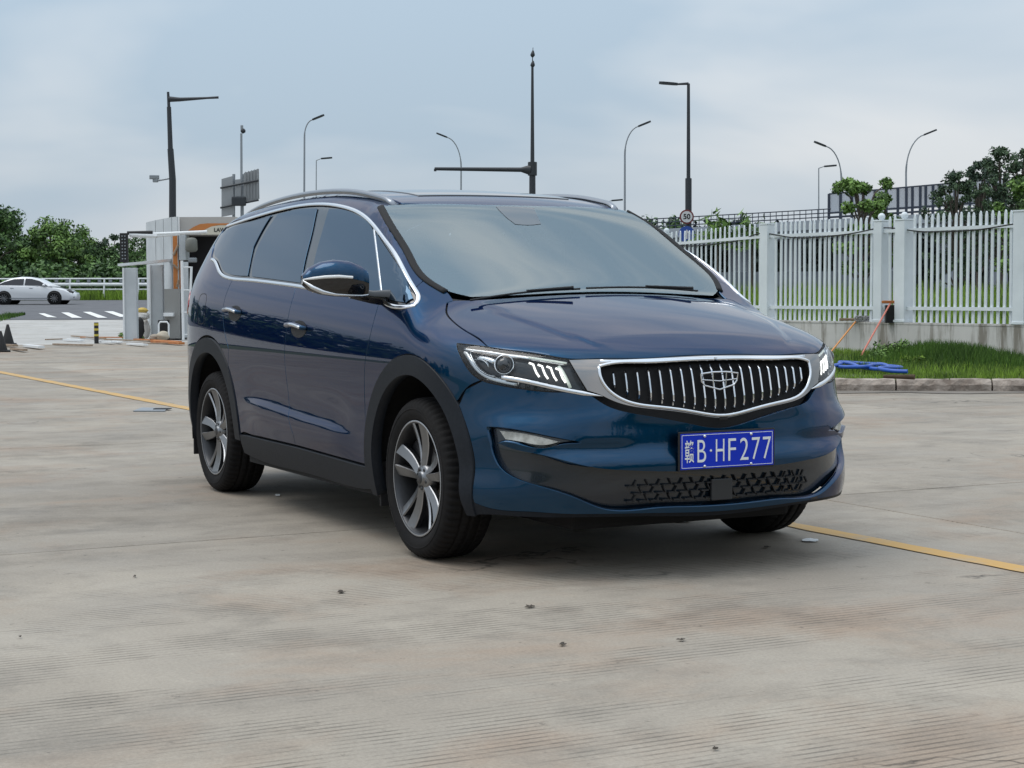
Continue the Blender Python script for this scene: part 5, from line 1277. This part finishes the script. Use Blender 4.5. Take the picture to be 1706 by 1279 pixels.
# traffic mast with horizontal arm
b = stand(887, 62); m1 = empty('traffic_mast', tuple(b), label='black traffic mast with long horizontal arm behind the minivan roof', cat='mast')
child(MB().tube([b, far(887, 275, 62)], [.14, .11], 12).build('lower_pole', M_POLE), m1)
child(MB().tube([far(887, 275, 62), far(887, 112, 62)], [.075, .045], 10).build('upper_pole', M_POLE), m1)
child(MB().tube([far(884, 283, 62), far(868, 282.5, 62), far(724, 281, 62)], [.20, .085, .06], 10).build('arm', M_POLE), m1)
child(MB().tube([far(725, 281, 62), far(725, 285, 62)], .05, 8).build('arm_end', M_POLE), m1)
child(MB().tube([far(887, 270, 62), far(887, 292, 62)], .165, 12).build('collar', M_POLE), m1)
for y0, y1 in ((112, 101), (95, 84)):
    a, e = far(887, y0, 62), far(888, y1, 62); child(MB().tube([a, a+(e-a)*.3, a+(e-a)*.6, e], [.04, .09, .07, .03], 8).build('finial', M_POLE), m1)
child(MB().tube([far(887, 101, 62), far(888, 79, 62)], [.02, .012], 6).build('finial_rod', M_POLE), m1)
# big dark pole left, with camera
b = stand(288, 47); m2 = empty('lamp_pole', tuple(b), label='thick dark lamp pole behind the booth with camera on its side', cat='street lamp')
P = [b, far(287.5, 300, 47), far(284, 248, 47)]
child(MB().tube(P, [.115, .095, .085], 12).build('lower_pole', M_POLE), m2); child(MB().tube([far(284, 250, 47), far(281.5, 178, 47)], [.07, .06], 12).build('middle_pole', M_POLE), m2)
child(MB().tube([far(281.5, 180, 47), far(280, 153, 47)], [.045, .035], 10).build('upper_pole', M_POLE), m2)
child(MB().tube([far(281, 165, 47), far(300, 165.5, 47), far(345, 163, 47), far(364, 162, 47)], [.08, .055, .03, .035], 8).build('arm', M_POLE), m2)
cm = MB().tube([far(288, 296, 47), far(262, 301, 47)], .025, 6); child(cm.build('camera_bracket', M_GALV), m2)
q = far(257, 295, 47); child(MB().box(q, (.26, .14, .11), rz=VZ+.3, bev=.02).box(q+np.array([0, 0, -.09])+RTH*.03, (.14, .10, .10), rz=VZ, bev=.02).build('camera', M_GALV), m2)
# thin camera pole and sign backs
b = stand(404, 66); m3 = empty('camera_pole', tuple(b), label='thin pole with a small camera behind the grey sign backs', cat='pole')
child(MB().tube([b, far(402, 222, 66)], [.06, .045], 8).build('pole', M_GALV), m3); child(MB().box(far(403, 214, 66), (.10, .10, .26), rz=VZ, bev=.02).build('camera', M_GALV), m3); child(MB().lathe([(0, -.1), (.09, -.05), (.10, .02), (.05, .09), (0, .1)], tuple(far(405, 218, 66)), 12).build('camera_dome', M_POLE), m3)
M_SIGNBACK = principled('sign_back_aluminium', (.27, .28, .29), .45, .3)
sb = empty('road_sign', tuple(stand(398, 55)), label='grey back of a two-panel road sign left of the minivan roof', cat='sign')
def quad_panel(pts, d, th, mat, name, root):
    V = [far(px, py, d) for px, py in pts]; V += [v+FWH*th for v in V]
    return child(mesh(name, V, [(0, 1, 2, 3), (7, 6, 5, 4), (0, 4, 5, 1), (2, 6, 7, 3), (1, 5, 6, 2), (0, 3, 7, 4)], mat, None, None, False), root)
quad_panel([(369, 361), (390, 357), (387, 293), (369, 298)], 55, .05, M_SIGNBACK, 'panel', sb)
quad_panel([(406, 336), (432, 331), (431, 281), (406, 288)], 55, .05, M_SIGNBACK, 'panel', sb)
quad_panel([(392, 330), (401, 329), (401, 298), (392, 299)], 55, .05, M_SIGNBACK, 'panel', sb)
for i in range(5):
    px = 409+i*5; child(MB().tube([far(px, 286-(px-409)*.25, 54.95), far(px, 334-(px-409)*.2, 54.95)], .018, 5).build('rib', M_SIGNBACK), sb)
for y0, y1 in ((313, 300), (346, 333)): child(MB().tube([far(367, y0, 54.9), far(431, y1, 54.9)], .035, 6).build('cross_bar', M_POLE), sb)
for px in (389.5, 404): child(MB().tube([stand(px, 55.2), far(px, 290, 55.2)], .05, 8).build('post', M_GALV), sb)
child(MB().box(far(398, 335, 54.8), (.45, .2, .3), rz=VZ, bev=.05).build('clamp', M_POLE), sb)

# ------------------------------------------------------------------ booth and gate on the left
def bx(mb, x0, y0, x1, y1, d, dep, **k):             # box filling a pixel rectangle at a depth, running back dep metres
    a, b = far(x0, y1, d), far(x1, y0, d); c = (a+b)/2; w = abs((b-a)@RTH); h = abs(b[2]-a[2]); c = c+FWH*dep/2
    return mb.box(c, (w, dep, h), rz=VZ, **k)
def ground_py(px, d): p = stand(px, d); v = p-CAM; return H/2-FPX*(v@UP)/(v@FW)
DB = 42.
bo = empty('toll_booth', tuple(stand(310, DB)), label='grey booth with orange trim and dark window left of the minivan', cat='booth')
gy = ground_py(310, DB)
# left flank recedes: two grey panels
fl_ = [(246, 371, 45.2), (262, 367, 44.2), (275, 364.5, 43.4), (289, 362, 42.6), (299, 361, 42.)]
for (a, ya, da), (b2, yb, db) in zip(fl_, fl_[1:]):
    P0, P1 = stand(a+.25, da), stand(b2-.25, db); T0, T1 = far(a+.25, ya, da), far(b2-.25, yb, db); off = -RTH*0+FWH*.12
    V = [P0, P1, np.r_[P1[:2], T1[2]], np.r_[P0[:2], T0[2]]]; V += [v+off for v in V]
    child(mesh('wall_panel', V, [(0, 1, 2, 3), (7, 6, 5, 4), (0, 4, 5, 1), (2, 6, 7, 3), (1, 5, 6, 2), (0, 3, 7, 4)], M_GREYWALL, None, None, False), bo)
child(bx(MB(), 299, 361, 392, 391, DB, 3.2).build('fascia', M_BOOTHTOP), bo)
child(bx(MB(), 302, 391.3, 392, 482, DB+1.2, .05).build('opening_shade', M_DARK), bo)  # near-black sheet painted in place of the shaded booth interior
child(bx(MB(), 302, 482, 392, gy, DB+.05, 2.4).build('lower_wall', principled('booth_taupe', (.30, .29, .27), .6)), bo)
child(bx(MB(), 288.5, 391.5, 297, 490, DB-.05, .6).build('orange_column', M_ORANGE), bo)
child(bx(MB(), 298, 389, 309, 433, DB-.1, .5).build('window_post', M_GREYWALL), bo)
for a, b2 in (((289, 425), (297, 408)), ((289, 441), (298, 449)), ((295, 478), (298, 466))): child(MB().tube([far(*a, DB-.1), far(*b2, DB-.1)], .03, 6).build('brace', M_WOOD), bo)
# painted orange sweep and cream panel with lettering on the fascia
def decal(pts, d, mat, name): 
    V = [far(px, py, d) for px, py in pts]; return child(mesh(name, V, [tuple(range(len(V)))], mat, None, None, False), bo)
decal([(313, 384), (322, 378), (333, 373), (345, 371.8), (392, 371.8), (392, 374.5), (362, 375), (350, 378), (340, 384)], DB-.006, M_ORANGE, 'orange_sweep')
decal([(335, 389), (342, 382), (352, 377.2), (364, 375.3), (392, 375), (392, 390.6), (335, 390.6)], DB-.012, principled('cream_panel', (.55, .52, .43), .6), 'cream_panel')
o = text('LAW', .13, M_BLACKP, 'lettering', .003, .002); o.data.transform(Matrix.Translation(Vector(far(366, 383, DB-.02))) @ Matrix.Rotation(VZ, 4, 'Z') @ Matrix.Rotation(PI/2, 4, 'X')); child(o, bo)
child(MB().lathe([(0, .30), (.09, .29), (.14, .24), (.15, .0), (.10, -.05), (0, -.06)], tuple(far(319, 416, DB-.2)), 16).build('lamp_dome', principled('dome_grey', (.15, .155, .14), .6)), bo)
child(MB().box(far(321, 433, DB-.2), (.2, .15, .12), rz=VZ, bev=.03).build('lamp_bracket', M_GALV), bo)
child(bx(MB(), 274, 481, 300, gy, DB-.9, .5).build('side_cabinet', principled('cabinet_grey', (.26, .26, .25), .6)), bo)
# gate frame: two pillars, top beam, hanging signal panel, tube rail
gt = empty('gate_frame', tuple(stand(230, 41)), label='grey gate frame of two pillars and a slab beam beside the booth', cat='gate')
g1 = ground_py(217, 40.5)
child(bx(MB(), 207, 446, 227, g1, 40.5, .22, bev=.01).build('pillar', M_GREYWALL), gt); child(bx(MB(), 204.8, 446, 206.8, g1, 40.45, .3).build('pillar_flange', M_WHITE2), gt)
child(bx(MB(), 251, 441, 271, ground_py(260, 42.4), 42.4, .22, bev=.01).build('pillar', M_GREYWALL), gt); child(bx(MB(), 248.6, 441, 250.8, ground_py(250, 42.35), 42.35, .3).build('pillar_flange', M_WHITE2), gt)
V = [far(196, 443, 40.2), far(302, 433.5, 43), far(302, 429.5, 43), far(196, 439, 40.2)]; V += [v+FWH*.5 for v in V]
child(mesh('beam', V, [(0, 1, 2, 3), (7, 6, 5, 4), (0, 4, 5, 1), (2, 6, 7, 3), (1, 5, 6, 2), (0, 3, 7, 4)], M_WHITE2, None, None, False), gt)
for a, b2, r in (((216, 391), (262, 393), .05), ((255, 390), (345, 386), .04), ((262, 393), (300, 390), .03), ((212, 388), (254, 387), .045)):
    child(MB().tube([far(*a, 41.2), far(*b2, 41.2)], r, 8).build('tube_rail', M_WHITE2 if r != .045 else M_BLACKP), gt)
sp = empty('signal_panel', tuple(far(205, 434, 41)), label='black hanging panel with rows of small lamps above the gate beam', cat='signal panel')
child(bx(MB(), 199.5, 388, 212.5, 437, 41, .1, bev=.01).build('panel', M_BLACKP), sp)
for i in range(8):
    for j in range(2): child(MB().box(far(203.5+j*4.5+i*.1, 393+i*5.4, 40.98), (.03, .02, .03), rz=VZ).build('lamp', M_GALV), sp)
# ladder
ldr = empty('ladder', tuple(stand(305, 40.8)), label='white ladder standing against the booth beside the minivan tail', cat='ladder')
gl = ground_py(304, 40.8)
child(MB().tube([far(303, 434, 40.8), far(305.5, gl, 40.8)], .035, 8).build('rail', M_WHITE2), ldr); child(MB().tube([far(319, 444, 40.8), far(314, gl, 40.8)], .03, 8).build('rail', M_WHITE2), ldr)
for y0 in (445, 483, 520, 557): child(MB().tube([far(304, y0, 40.8), far(319-(y0-444)*.04, y0, 40.8)], .018, 6).build('rung', M_WHITE2), ldr)
child(bx(MB(), 306, 436, 313, gl-4, 41.1, .1).build('stile_board', M_GREYWALL), ldr)
# junk at the booth's foot
def heap(name, px, y0, y1, wpx, d, mat, label, cat, seed, group=None):
    rs = np.random.RandomState(seed); a = far(px, y1, d); h = far(px, y0, d)[2]-a[2]; w = wpx*d/FPX; bm = bmesh.new(); bmesh.ops.create_icosphere(bm, subdivisions=3, radius=1)
    ph = rs.uniform(0, 6, 6)
    for v in bm.verts:
        c = v.co; k = 1+.14*math.sin(3*c.x+ph[0])*math.cos(4*c.y+ph[1])+.10*math.sin(7*c.z+ph[2]+2*c.x)
        v.co = (c.x*w/2*k, c.y*w/2*.8*k, (c.z*.5*(1 if c.z > 0 else .96)+.5)*h)
    me = bpy.data.meshes.new(name); bm.to_mesh(me); bm.free(); me.materials.append(mat); me.polygons.foreach_set('use_smooth', [True]*len(me.polygons)); o = link(name, me); o.location = a; o.rotation_euler[2] = VZ; return tag(o, label, cat, group)
YS = principled('yellow_sack', (.58, .42, .10), .7); WS_ = principled('white_sack', (.62, .60, .57), .8); 
gd = ground_py(240, 41.6)
heap('sack', 237, 512, 522, 19, 41.6, YS, 'yellow bundle on top of the junk pile between the gate pillars', 'bundle', 1)
heap('sack', 237, 519, 534, 26, 41.6, WS_, 'white bundle under the yellow one between the gate pillars', 'bundle', 2)
heap('sack', 233, 528, gd, 16, 41.4, M_BLACKP, 'dark bundle leaning on the left gate pillar', 'bundle', 3)
heap('sack', 244, 532, gd, 14, 41.8, WS_, 'crumpled white sheet at the foot of the right gate pillar', 'bundle', 4)
heap('drum', 272, 551, ground_py(272, 39.6), 21, 39.6, principled('beige_plastic', (.42, .37, .29), .6), 'round beige tank lying at the booth foot', 'tank', 5)
heap('drum', 258, 556, ground_py(258, 39.7), 18, 39.7, principled('beige_plastic_dull', (.30, .25, .20), .7), 'brownish tank end beside the round beige tank', 'tank', 6)
gb = ground_py(270, 41.)
bx(MB(), 263, 533, 282, gb, 41.1, .4, bev=.02).build('black_crate', M_BLACKP, label='black crate behind the white tubular chair frame', cat='crate')
ch = MB().tube([far(264.5, gb-4, 40.6), far(264.5, 540, 40.6), far(267, 536, 40.6), far(278, 536, 40.6), far(281, 540, 40.6), far(281, gb-4, 40.6)], .022, 8); ch.build('chair_frame', M_WHITE2, label='white bent tube chair frame behind the beige tank', cat='chair frame')
bx(MB(), 272, 521, 288, 527, 40.9, .45, bev=.01).build('white_box', M_WHITE2, label='white box lid standing on dark junk by the booth', cat='box')
bx(MB(), 283, 521, 305, ground_py(290, 41.2), 41.2, .5, bev=.03).build('black_bin', M_BLACKP, label='black bin between the white box and the ladder', cat='bin')
# black and yellow bollard, cones
q = stand(161, 38.2); bl = empty('bollard', tuple(q), label='short black bollard with yellow bands in front of the gate', cat='bollard')
hb = far(161, 537, 38.2)[2]-q[2]; child(MB().tube([q, q+np.array([0, 0, hb])], .05, 14).build('post', M_BLACKP), bl)
YB = principled('yellow_band', (.52, .42, .06), .5)
for u in (.35, .62, .86): child(MB().tube([q+np.array([0, 0, hb*u]), q+np.array([0, 0, hb*(u+.10)])], .0525, 14).build('band', YB), bl)
def cone(px, ybase, ytop, d, label):
    q = stand(px, d); h = far(px, ytop, d)[2]-q[2]; r = empty('traffic_cone', tuple(q), label=label, cat='cone', group='dark traffic cones at the left edge')
    child(MB().lathe([(0, h), (.022, h), (.028, h*.97), (.13, .035), (.13, .03)], tuple(q), 20).build('cone', M_BLACKP), r); child(MB().box(q+np.array([0, 0, .018]), (.36, .36, .034), rz=VZ+.3, bev=.008).build('base', M_BLACKP), r)
cone(13.5, 568, 540, 37.5, 'whole dark traffic cone standing near the left frame edge'); cone(1, 585, 551, 33, 'dark traffic cone cut by the left frame edge')
# planks and sticks strewn in front of the gate
rk = random.Random(12)
planks = [((8, 577), (26, 579), M_WOOD, .06), ((20, 583), (42, 587), M_WOOD, .05), ((43, 578.5), (69, 582.5), M_WHITE2, .07), ((76, 567), (110, 566), M_WOOD, .035), ((108, 567.5), (137, 569), M_WHITE2, .06), ((90, 575), (152, 578), M_WOOD, .045), ((120, 561), (175, 566), M_WOOD, .04), ((135, 563), (205, 565), M_RUSTWOOD, .035), ((163, 571), (189, 574), M_WHITE2, .06), ((190, 571), (201, 573.5), M_WHITE2, .05), ((175, 566.5), (250, 571), M_WOOD, .04), ((214, 575), (243, 578), M_WHITE2, .055), ((225, 567), (300, 571.5), M_RUSTWOOD, .05), ((255, 571), (303, 575.5), M_RUSTWOOD, .07), ((240, 573), (290, 574), M_WOOD, .035)]
names = ['leftmost', 'second', 'third', 'fourth', 'fifth', 'sixth', 'seventh', 'eighth', 'ninth', 'tenth', 'eleventh', 'twelfth', 'thirteenth', 'fourteenth', 'fifteenth']
for i, (a, b2, m_, th) in enumerate(planks):
    A, B = at(*a), at(*b2); A[2] = B[2] = th*.35+.01; B[2] += .03*rk.random(); d = Vector(B-A); rz = math.atan2(d.y, d.x)
    cname = {M_WOOD: 'brown', M_WHITE2: 'white', M_RUSTWOOD: 'orange-brown'}[m_]
    MB().box((A+B)/2, (d.length, th*1.8, th*.7), rz=rz, ry=-math.asin(d.z/d.length), bev=.004).build('plank', m_, label='%s plank, %s from the left in the litter before the booth' % (cname, names[i]), cat='plank', group='planks strewn before the booth')
bush('weed', at(222, 564), .28, .22, 12, M_LEAF2, 71, .03, 'green weeds at the foot of the left gate pillar', 'weeds')

# ------------------------------------------------------------------ guard rail beyond the road
gr_ = empty('guard_rail', tuple(stand(180, 107)), label='white double guard rail along the far side of the road', cat='guard rail')
for y0, y1, r in ((464.5, 463.5, .045), (474, 473.5, .11), (482, 482, .05)):
    child(MB().tube([far(-30, y0, 107), far(420, y1, 107)], r, 8).build('rail', M_WHITE2), gr_)
for px in (-20, 40, 117, 174, 231, 290, 345): child(MB().tube([stand(px, 107), far(px, 463.5, 107)], .06, 8).build('post', M_WHITE2), gr_)
for i in range(14):
    px = 40+i*18; child(MB().box(far(px, 468, 107), (.2, .1, .2), rz=VZ).build('bracket', M_GALV), gr_)
def vs(rs):
    px = rs.uniform(-40, 420); d = rs.uniform(106.5, 112); return stand(px, d), 1
blades('road_verge', vs, 9000, .25, .75, .06, M_GRASS, 15, label='bright grass strip under the far guard rail', cat='grass', kind='stuff')
def vs2(rs):
    px = rs.uniform(-70, 42); return terr(px, 524.5+(42-px)*.26*rs.uniform(0, 1)), 1
blades('corner_grass', vs2, 1200, .06, .16, .03, M_GRASSDK, 16, label='small grass corner by the road at the left edge', cat='grass', kind='stuff')

# ------------------------------------------------------------------ white sedan on the road
def sedan():
    D = 92.; c = stand(58, D); root = empty('sedan', tuple(c), VZ, label='white sedan driving right on the road at the left', cat='car')
    M_W = principled('white_car_paint', (.70, .71, .73), .3, 0, Coat_Weight=1, Coat_Roughness=.03)
    M_G = principled('car_glass', (.015, .02, .03), .03)
    # side profile in metres, x forward from the mid wheelbase
    prof_lo = [(-2.28, .45), (-2.26, .80), (-2.20, .98), (-1.9, 1.02), (-1.0, 1.0), (.0, .97), (.9, .93), (1.5, .86), (1.95, .74), (2.22, .60), (2.28, .42), (2.24, .22), (-2.22, .24)]
    def loft(prof, ws, name, mat, z_in):
        V = []; F = []; n = len(prof)
        for y, sx, sz in ws:
            for x, z in prof: V.append((x*sx, y, z_in+(z-z_in)*sz))
        for i in range(len(ws)-1):
            for j in range(n): k = (j+1) % n; F.append((i*n+j, i*n+k, (i+1)*n+k, (i+1)*n+j))
        F += [tuple(reversed(range(n))), tuple(range((len(ws)-1)*n, len(ws)*n))]
        o = mesh(name, V, F, mat, None, root, True); return o
    loft(prof_lo, [(-.90, .93, .90), (-.885, .97, .97), (-.80, 1, 1), (.80, 1, 1), (.885, .97, .97), (.90, .93, .90)], 'body', M_W, .6)
    gh = [(-1.95, .98), (-1.45, 1.26), (-1.0, 1.41), (-.5, 1.47), (.05, 1.45), (.5, 1.34), (1.05, 1.05), (1.25, .92)]
    loft(gh+[(1.2, .90), (-1.9, .95)], [(-.87, .985, .08), (-.70, .95, .90), (-.60, .94, .98), (-.4, .94, 1), (.4, .94, 1), (.60, .94, .98), (.70, .95, .90), (.87, .985, .08)], 'cabin', M_W, .95)
    def pane(pts, name):
        V = [(x*.97, -.89+.41*(z-.99), z) for x, z in pts]; V2 = [(x, y+.03, z) for x, y, z in V]; n = len(V)
        mesh(name, V+V2, [tuple(range(n)), tuple(reversed(range(n, 2*n)))]+[(i, (i+1) % n, n+(i+1) % n, n+i) for i in range(n)], M_G, None, root, False)
    pane([(-1.72, 1.04), (-.32, 1.02), (-.30, 1.36), (-.85, 1.34), (-1.35, 1.20)], 'rear_window'); pane([(-.24, 1.02), (1.02, .985), (.55, 1.24), (.08, 1.36), (-.22, 1.37)], 'front_window')
    for x in (-1.33, 1.33):
        for s in (-1, 1):
            w_ = bpy.data.objects.new('wheel', None); COL.objects.link(w_); w_.parent = root
            MB().lathe([(.20, .10), (.22, .11), (.30, .105), (.325, .08), (.325, -.08), (.30, -.10)], (x, s*.85, .325), 32, 'Y').build('tyre', M_BLACKP, w_)
            MB().lathe([(.0, s*.09), (.05, s*.10), (.06, s*.08)], (x, s*.86, .325), 20, 'Y').build('hub', M_RIM, w_)
            for k in range(10): a = 2*PI*k/10; MB().tube([(x+.05*math.cos(a), s*.965, .325+.05*math.sin(a)), (x+.21*math.cos(a+.1), s*.97, .325+.21*math.sin(a+.1))], .018, 5).build('spoke', M_RIM, w_)
            MB().lathe([(.0, s*.096), (.385, s*.096), (.39, s*.09), (.39, -s*.1)], (x, s*.815, .345), 28, 'Y').build('arch_liner', M_BED, w_)
    MB().box((2.10, -.66, .68), (.30, .30, .09), rz=-.5, ry=.35, bev=.03).build('headlamp', M_BLACKP, root); MB().box((2.20, -.62, .38), (.12, .22, .08), rz=-.6, bev=.02).build('fog_trim', M_BLACKP, root)
    MB().lathe([(0, .1), (.06, .07), (.08, 0), (.06, -.07), (0, -.1)], (.80, -.95, 1.02), 10, 'Y').build('mirror', M_W, root)
    for x in (-.9, .1): MB().box((x, -.905, .86), (.18, .02, .03), bev=.005).build('door_handle', M_GALV, root)
    MB().box((-.02, -.898, .33), (2.1, .03, .05), bev=.01).build('sill', M_GALV, root)
    MB().box((0, 0, .28), (3.6, 1.5, .12)).build('underbody', M_BED, root)
sedan()

P4 = [at(*p) for p in ((222, 686), (274, 686), (281, 681), (236, 680.5))]; cc = sum(P4)/4
dc = empty('drain_cover', tuple(cc), label='small pale metal cover in the concrete left of the rear wheel', cat='cover')
V = [p+np.array([0, 0, .012]) for p in P4]; V += [p-np.array([0, 0, .01]) for p in P4]
child(mesh('plate', V, [(0, 1, 2, 3), (7, 6, 5, 4), (0, 4, 5, 1), (2, 6, 7, 3), (1, 5, 6, 2), (0, 3, 7, 4)], M_GALV, None, None, False), dc)
child(MB().box(cc+np.array([0, 0, .016])+RTH*.10, (.16, .10, .008), rz=VZ, bev=.002).build('hatch', M_BLACKP), dc)
# ------------------------------------------------------------------ litter on the concrete
M_PAPER = principled('white_paper', (.75, .77, .78), .8); M_DRY = noisy('dry_leaf', (.035, .028, .02), (.07, .055, .04), 20, .8)
def scrap(px, py, wpx, hpx, mat, name, label, cat, seed, group, curl=.004):
    rs = np.random.RandomState(seed); c = at(px, py); n = 12; V = [(0, 0, .005+curl*.5)]; rw = wpx/2; rh = hpx/2
    for i in range(n):
        a = 2*PI*i/n; k = rs.uniform(.25, .85) if mat is M_DRY else rs.uniform(.8, 1.15); q = at(px+rw*k*math.cos(a), py+rh*k*math.sin(a))-c; V.append((q[0], q[1], .006+rs.uniform(0, curl)))
    V = [(v[0], v[1], v[2]) for v in V]; V2 = [(v[0], v[1], v[2]-.002) for v in V]; F = [(0, 1+i, 1+(i+1) % n) for i in range(n)]+[(n+1, n+2+(i+1) % n, n+2+i) for i in range(n)]+[(1+i, n+2+i, n+2+(i+1) % n, 1+(i+1) % n) for i in range(n)]
    o = mesh(name, V+V2, F, mat, None, None, False, label=label, cat=cat, group=group); o.location = c; return o
for i, (px, py, w_, h_, lb) in enumerate(((967, 880.5, 26, 5, 'white paper scrap under the middle of the front bumper'), (1128, 868.5, 46, 5, 'torn white paper strip beside the far front tyre'), (1150, 864, 40, 4, 'second white paper strip just behind the torn one'), (1350, 901.5, 30, 5, 'white paper scrap near the yellow line'), (463, 826, 9, 2.5, 'tiny white scrap under the sill by the rear tyre'))):
    scrap(px, py, w_, h_, M_PAPER, 'paper_scrap', lb, 'paper', 80+i, 'paper scraps round the minivan', .003)
for i, (px, py, w_, h_, lb) in enumerate(((568, 988, 22, 6, 'dry curled leaf left of the front wheel'), (885, 1012, 30, 5, 'dry leaf pair on the concrete before the bumper'), (937, 1076, 18, 7, 'small dark leaf in the middle foreground'), (1135, 1068, 22, 4, 'thin dry twig-like leaf in the middle foreground'), (1192, 1250, 14, 5, 'dark crumpled leaf near the bottom edge'), (1278, 913, 18, 4, 'dark leaf in the shadow edge before the bumper'), (224, 962, 8, 3, 'speck of dark leaf at the left'), (33, 1063, 8, 3, 'speck of dark leaf near the left edge'))):
    scrap(px, py, w_, h_, M_DRY, 'dry_leaf', lb, 'leaf', 90+i, 'dry leaves on the concrete', .004)
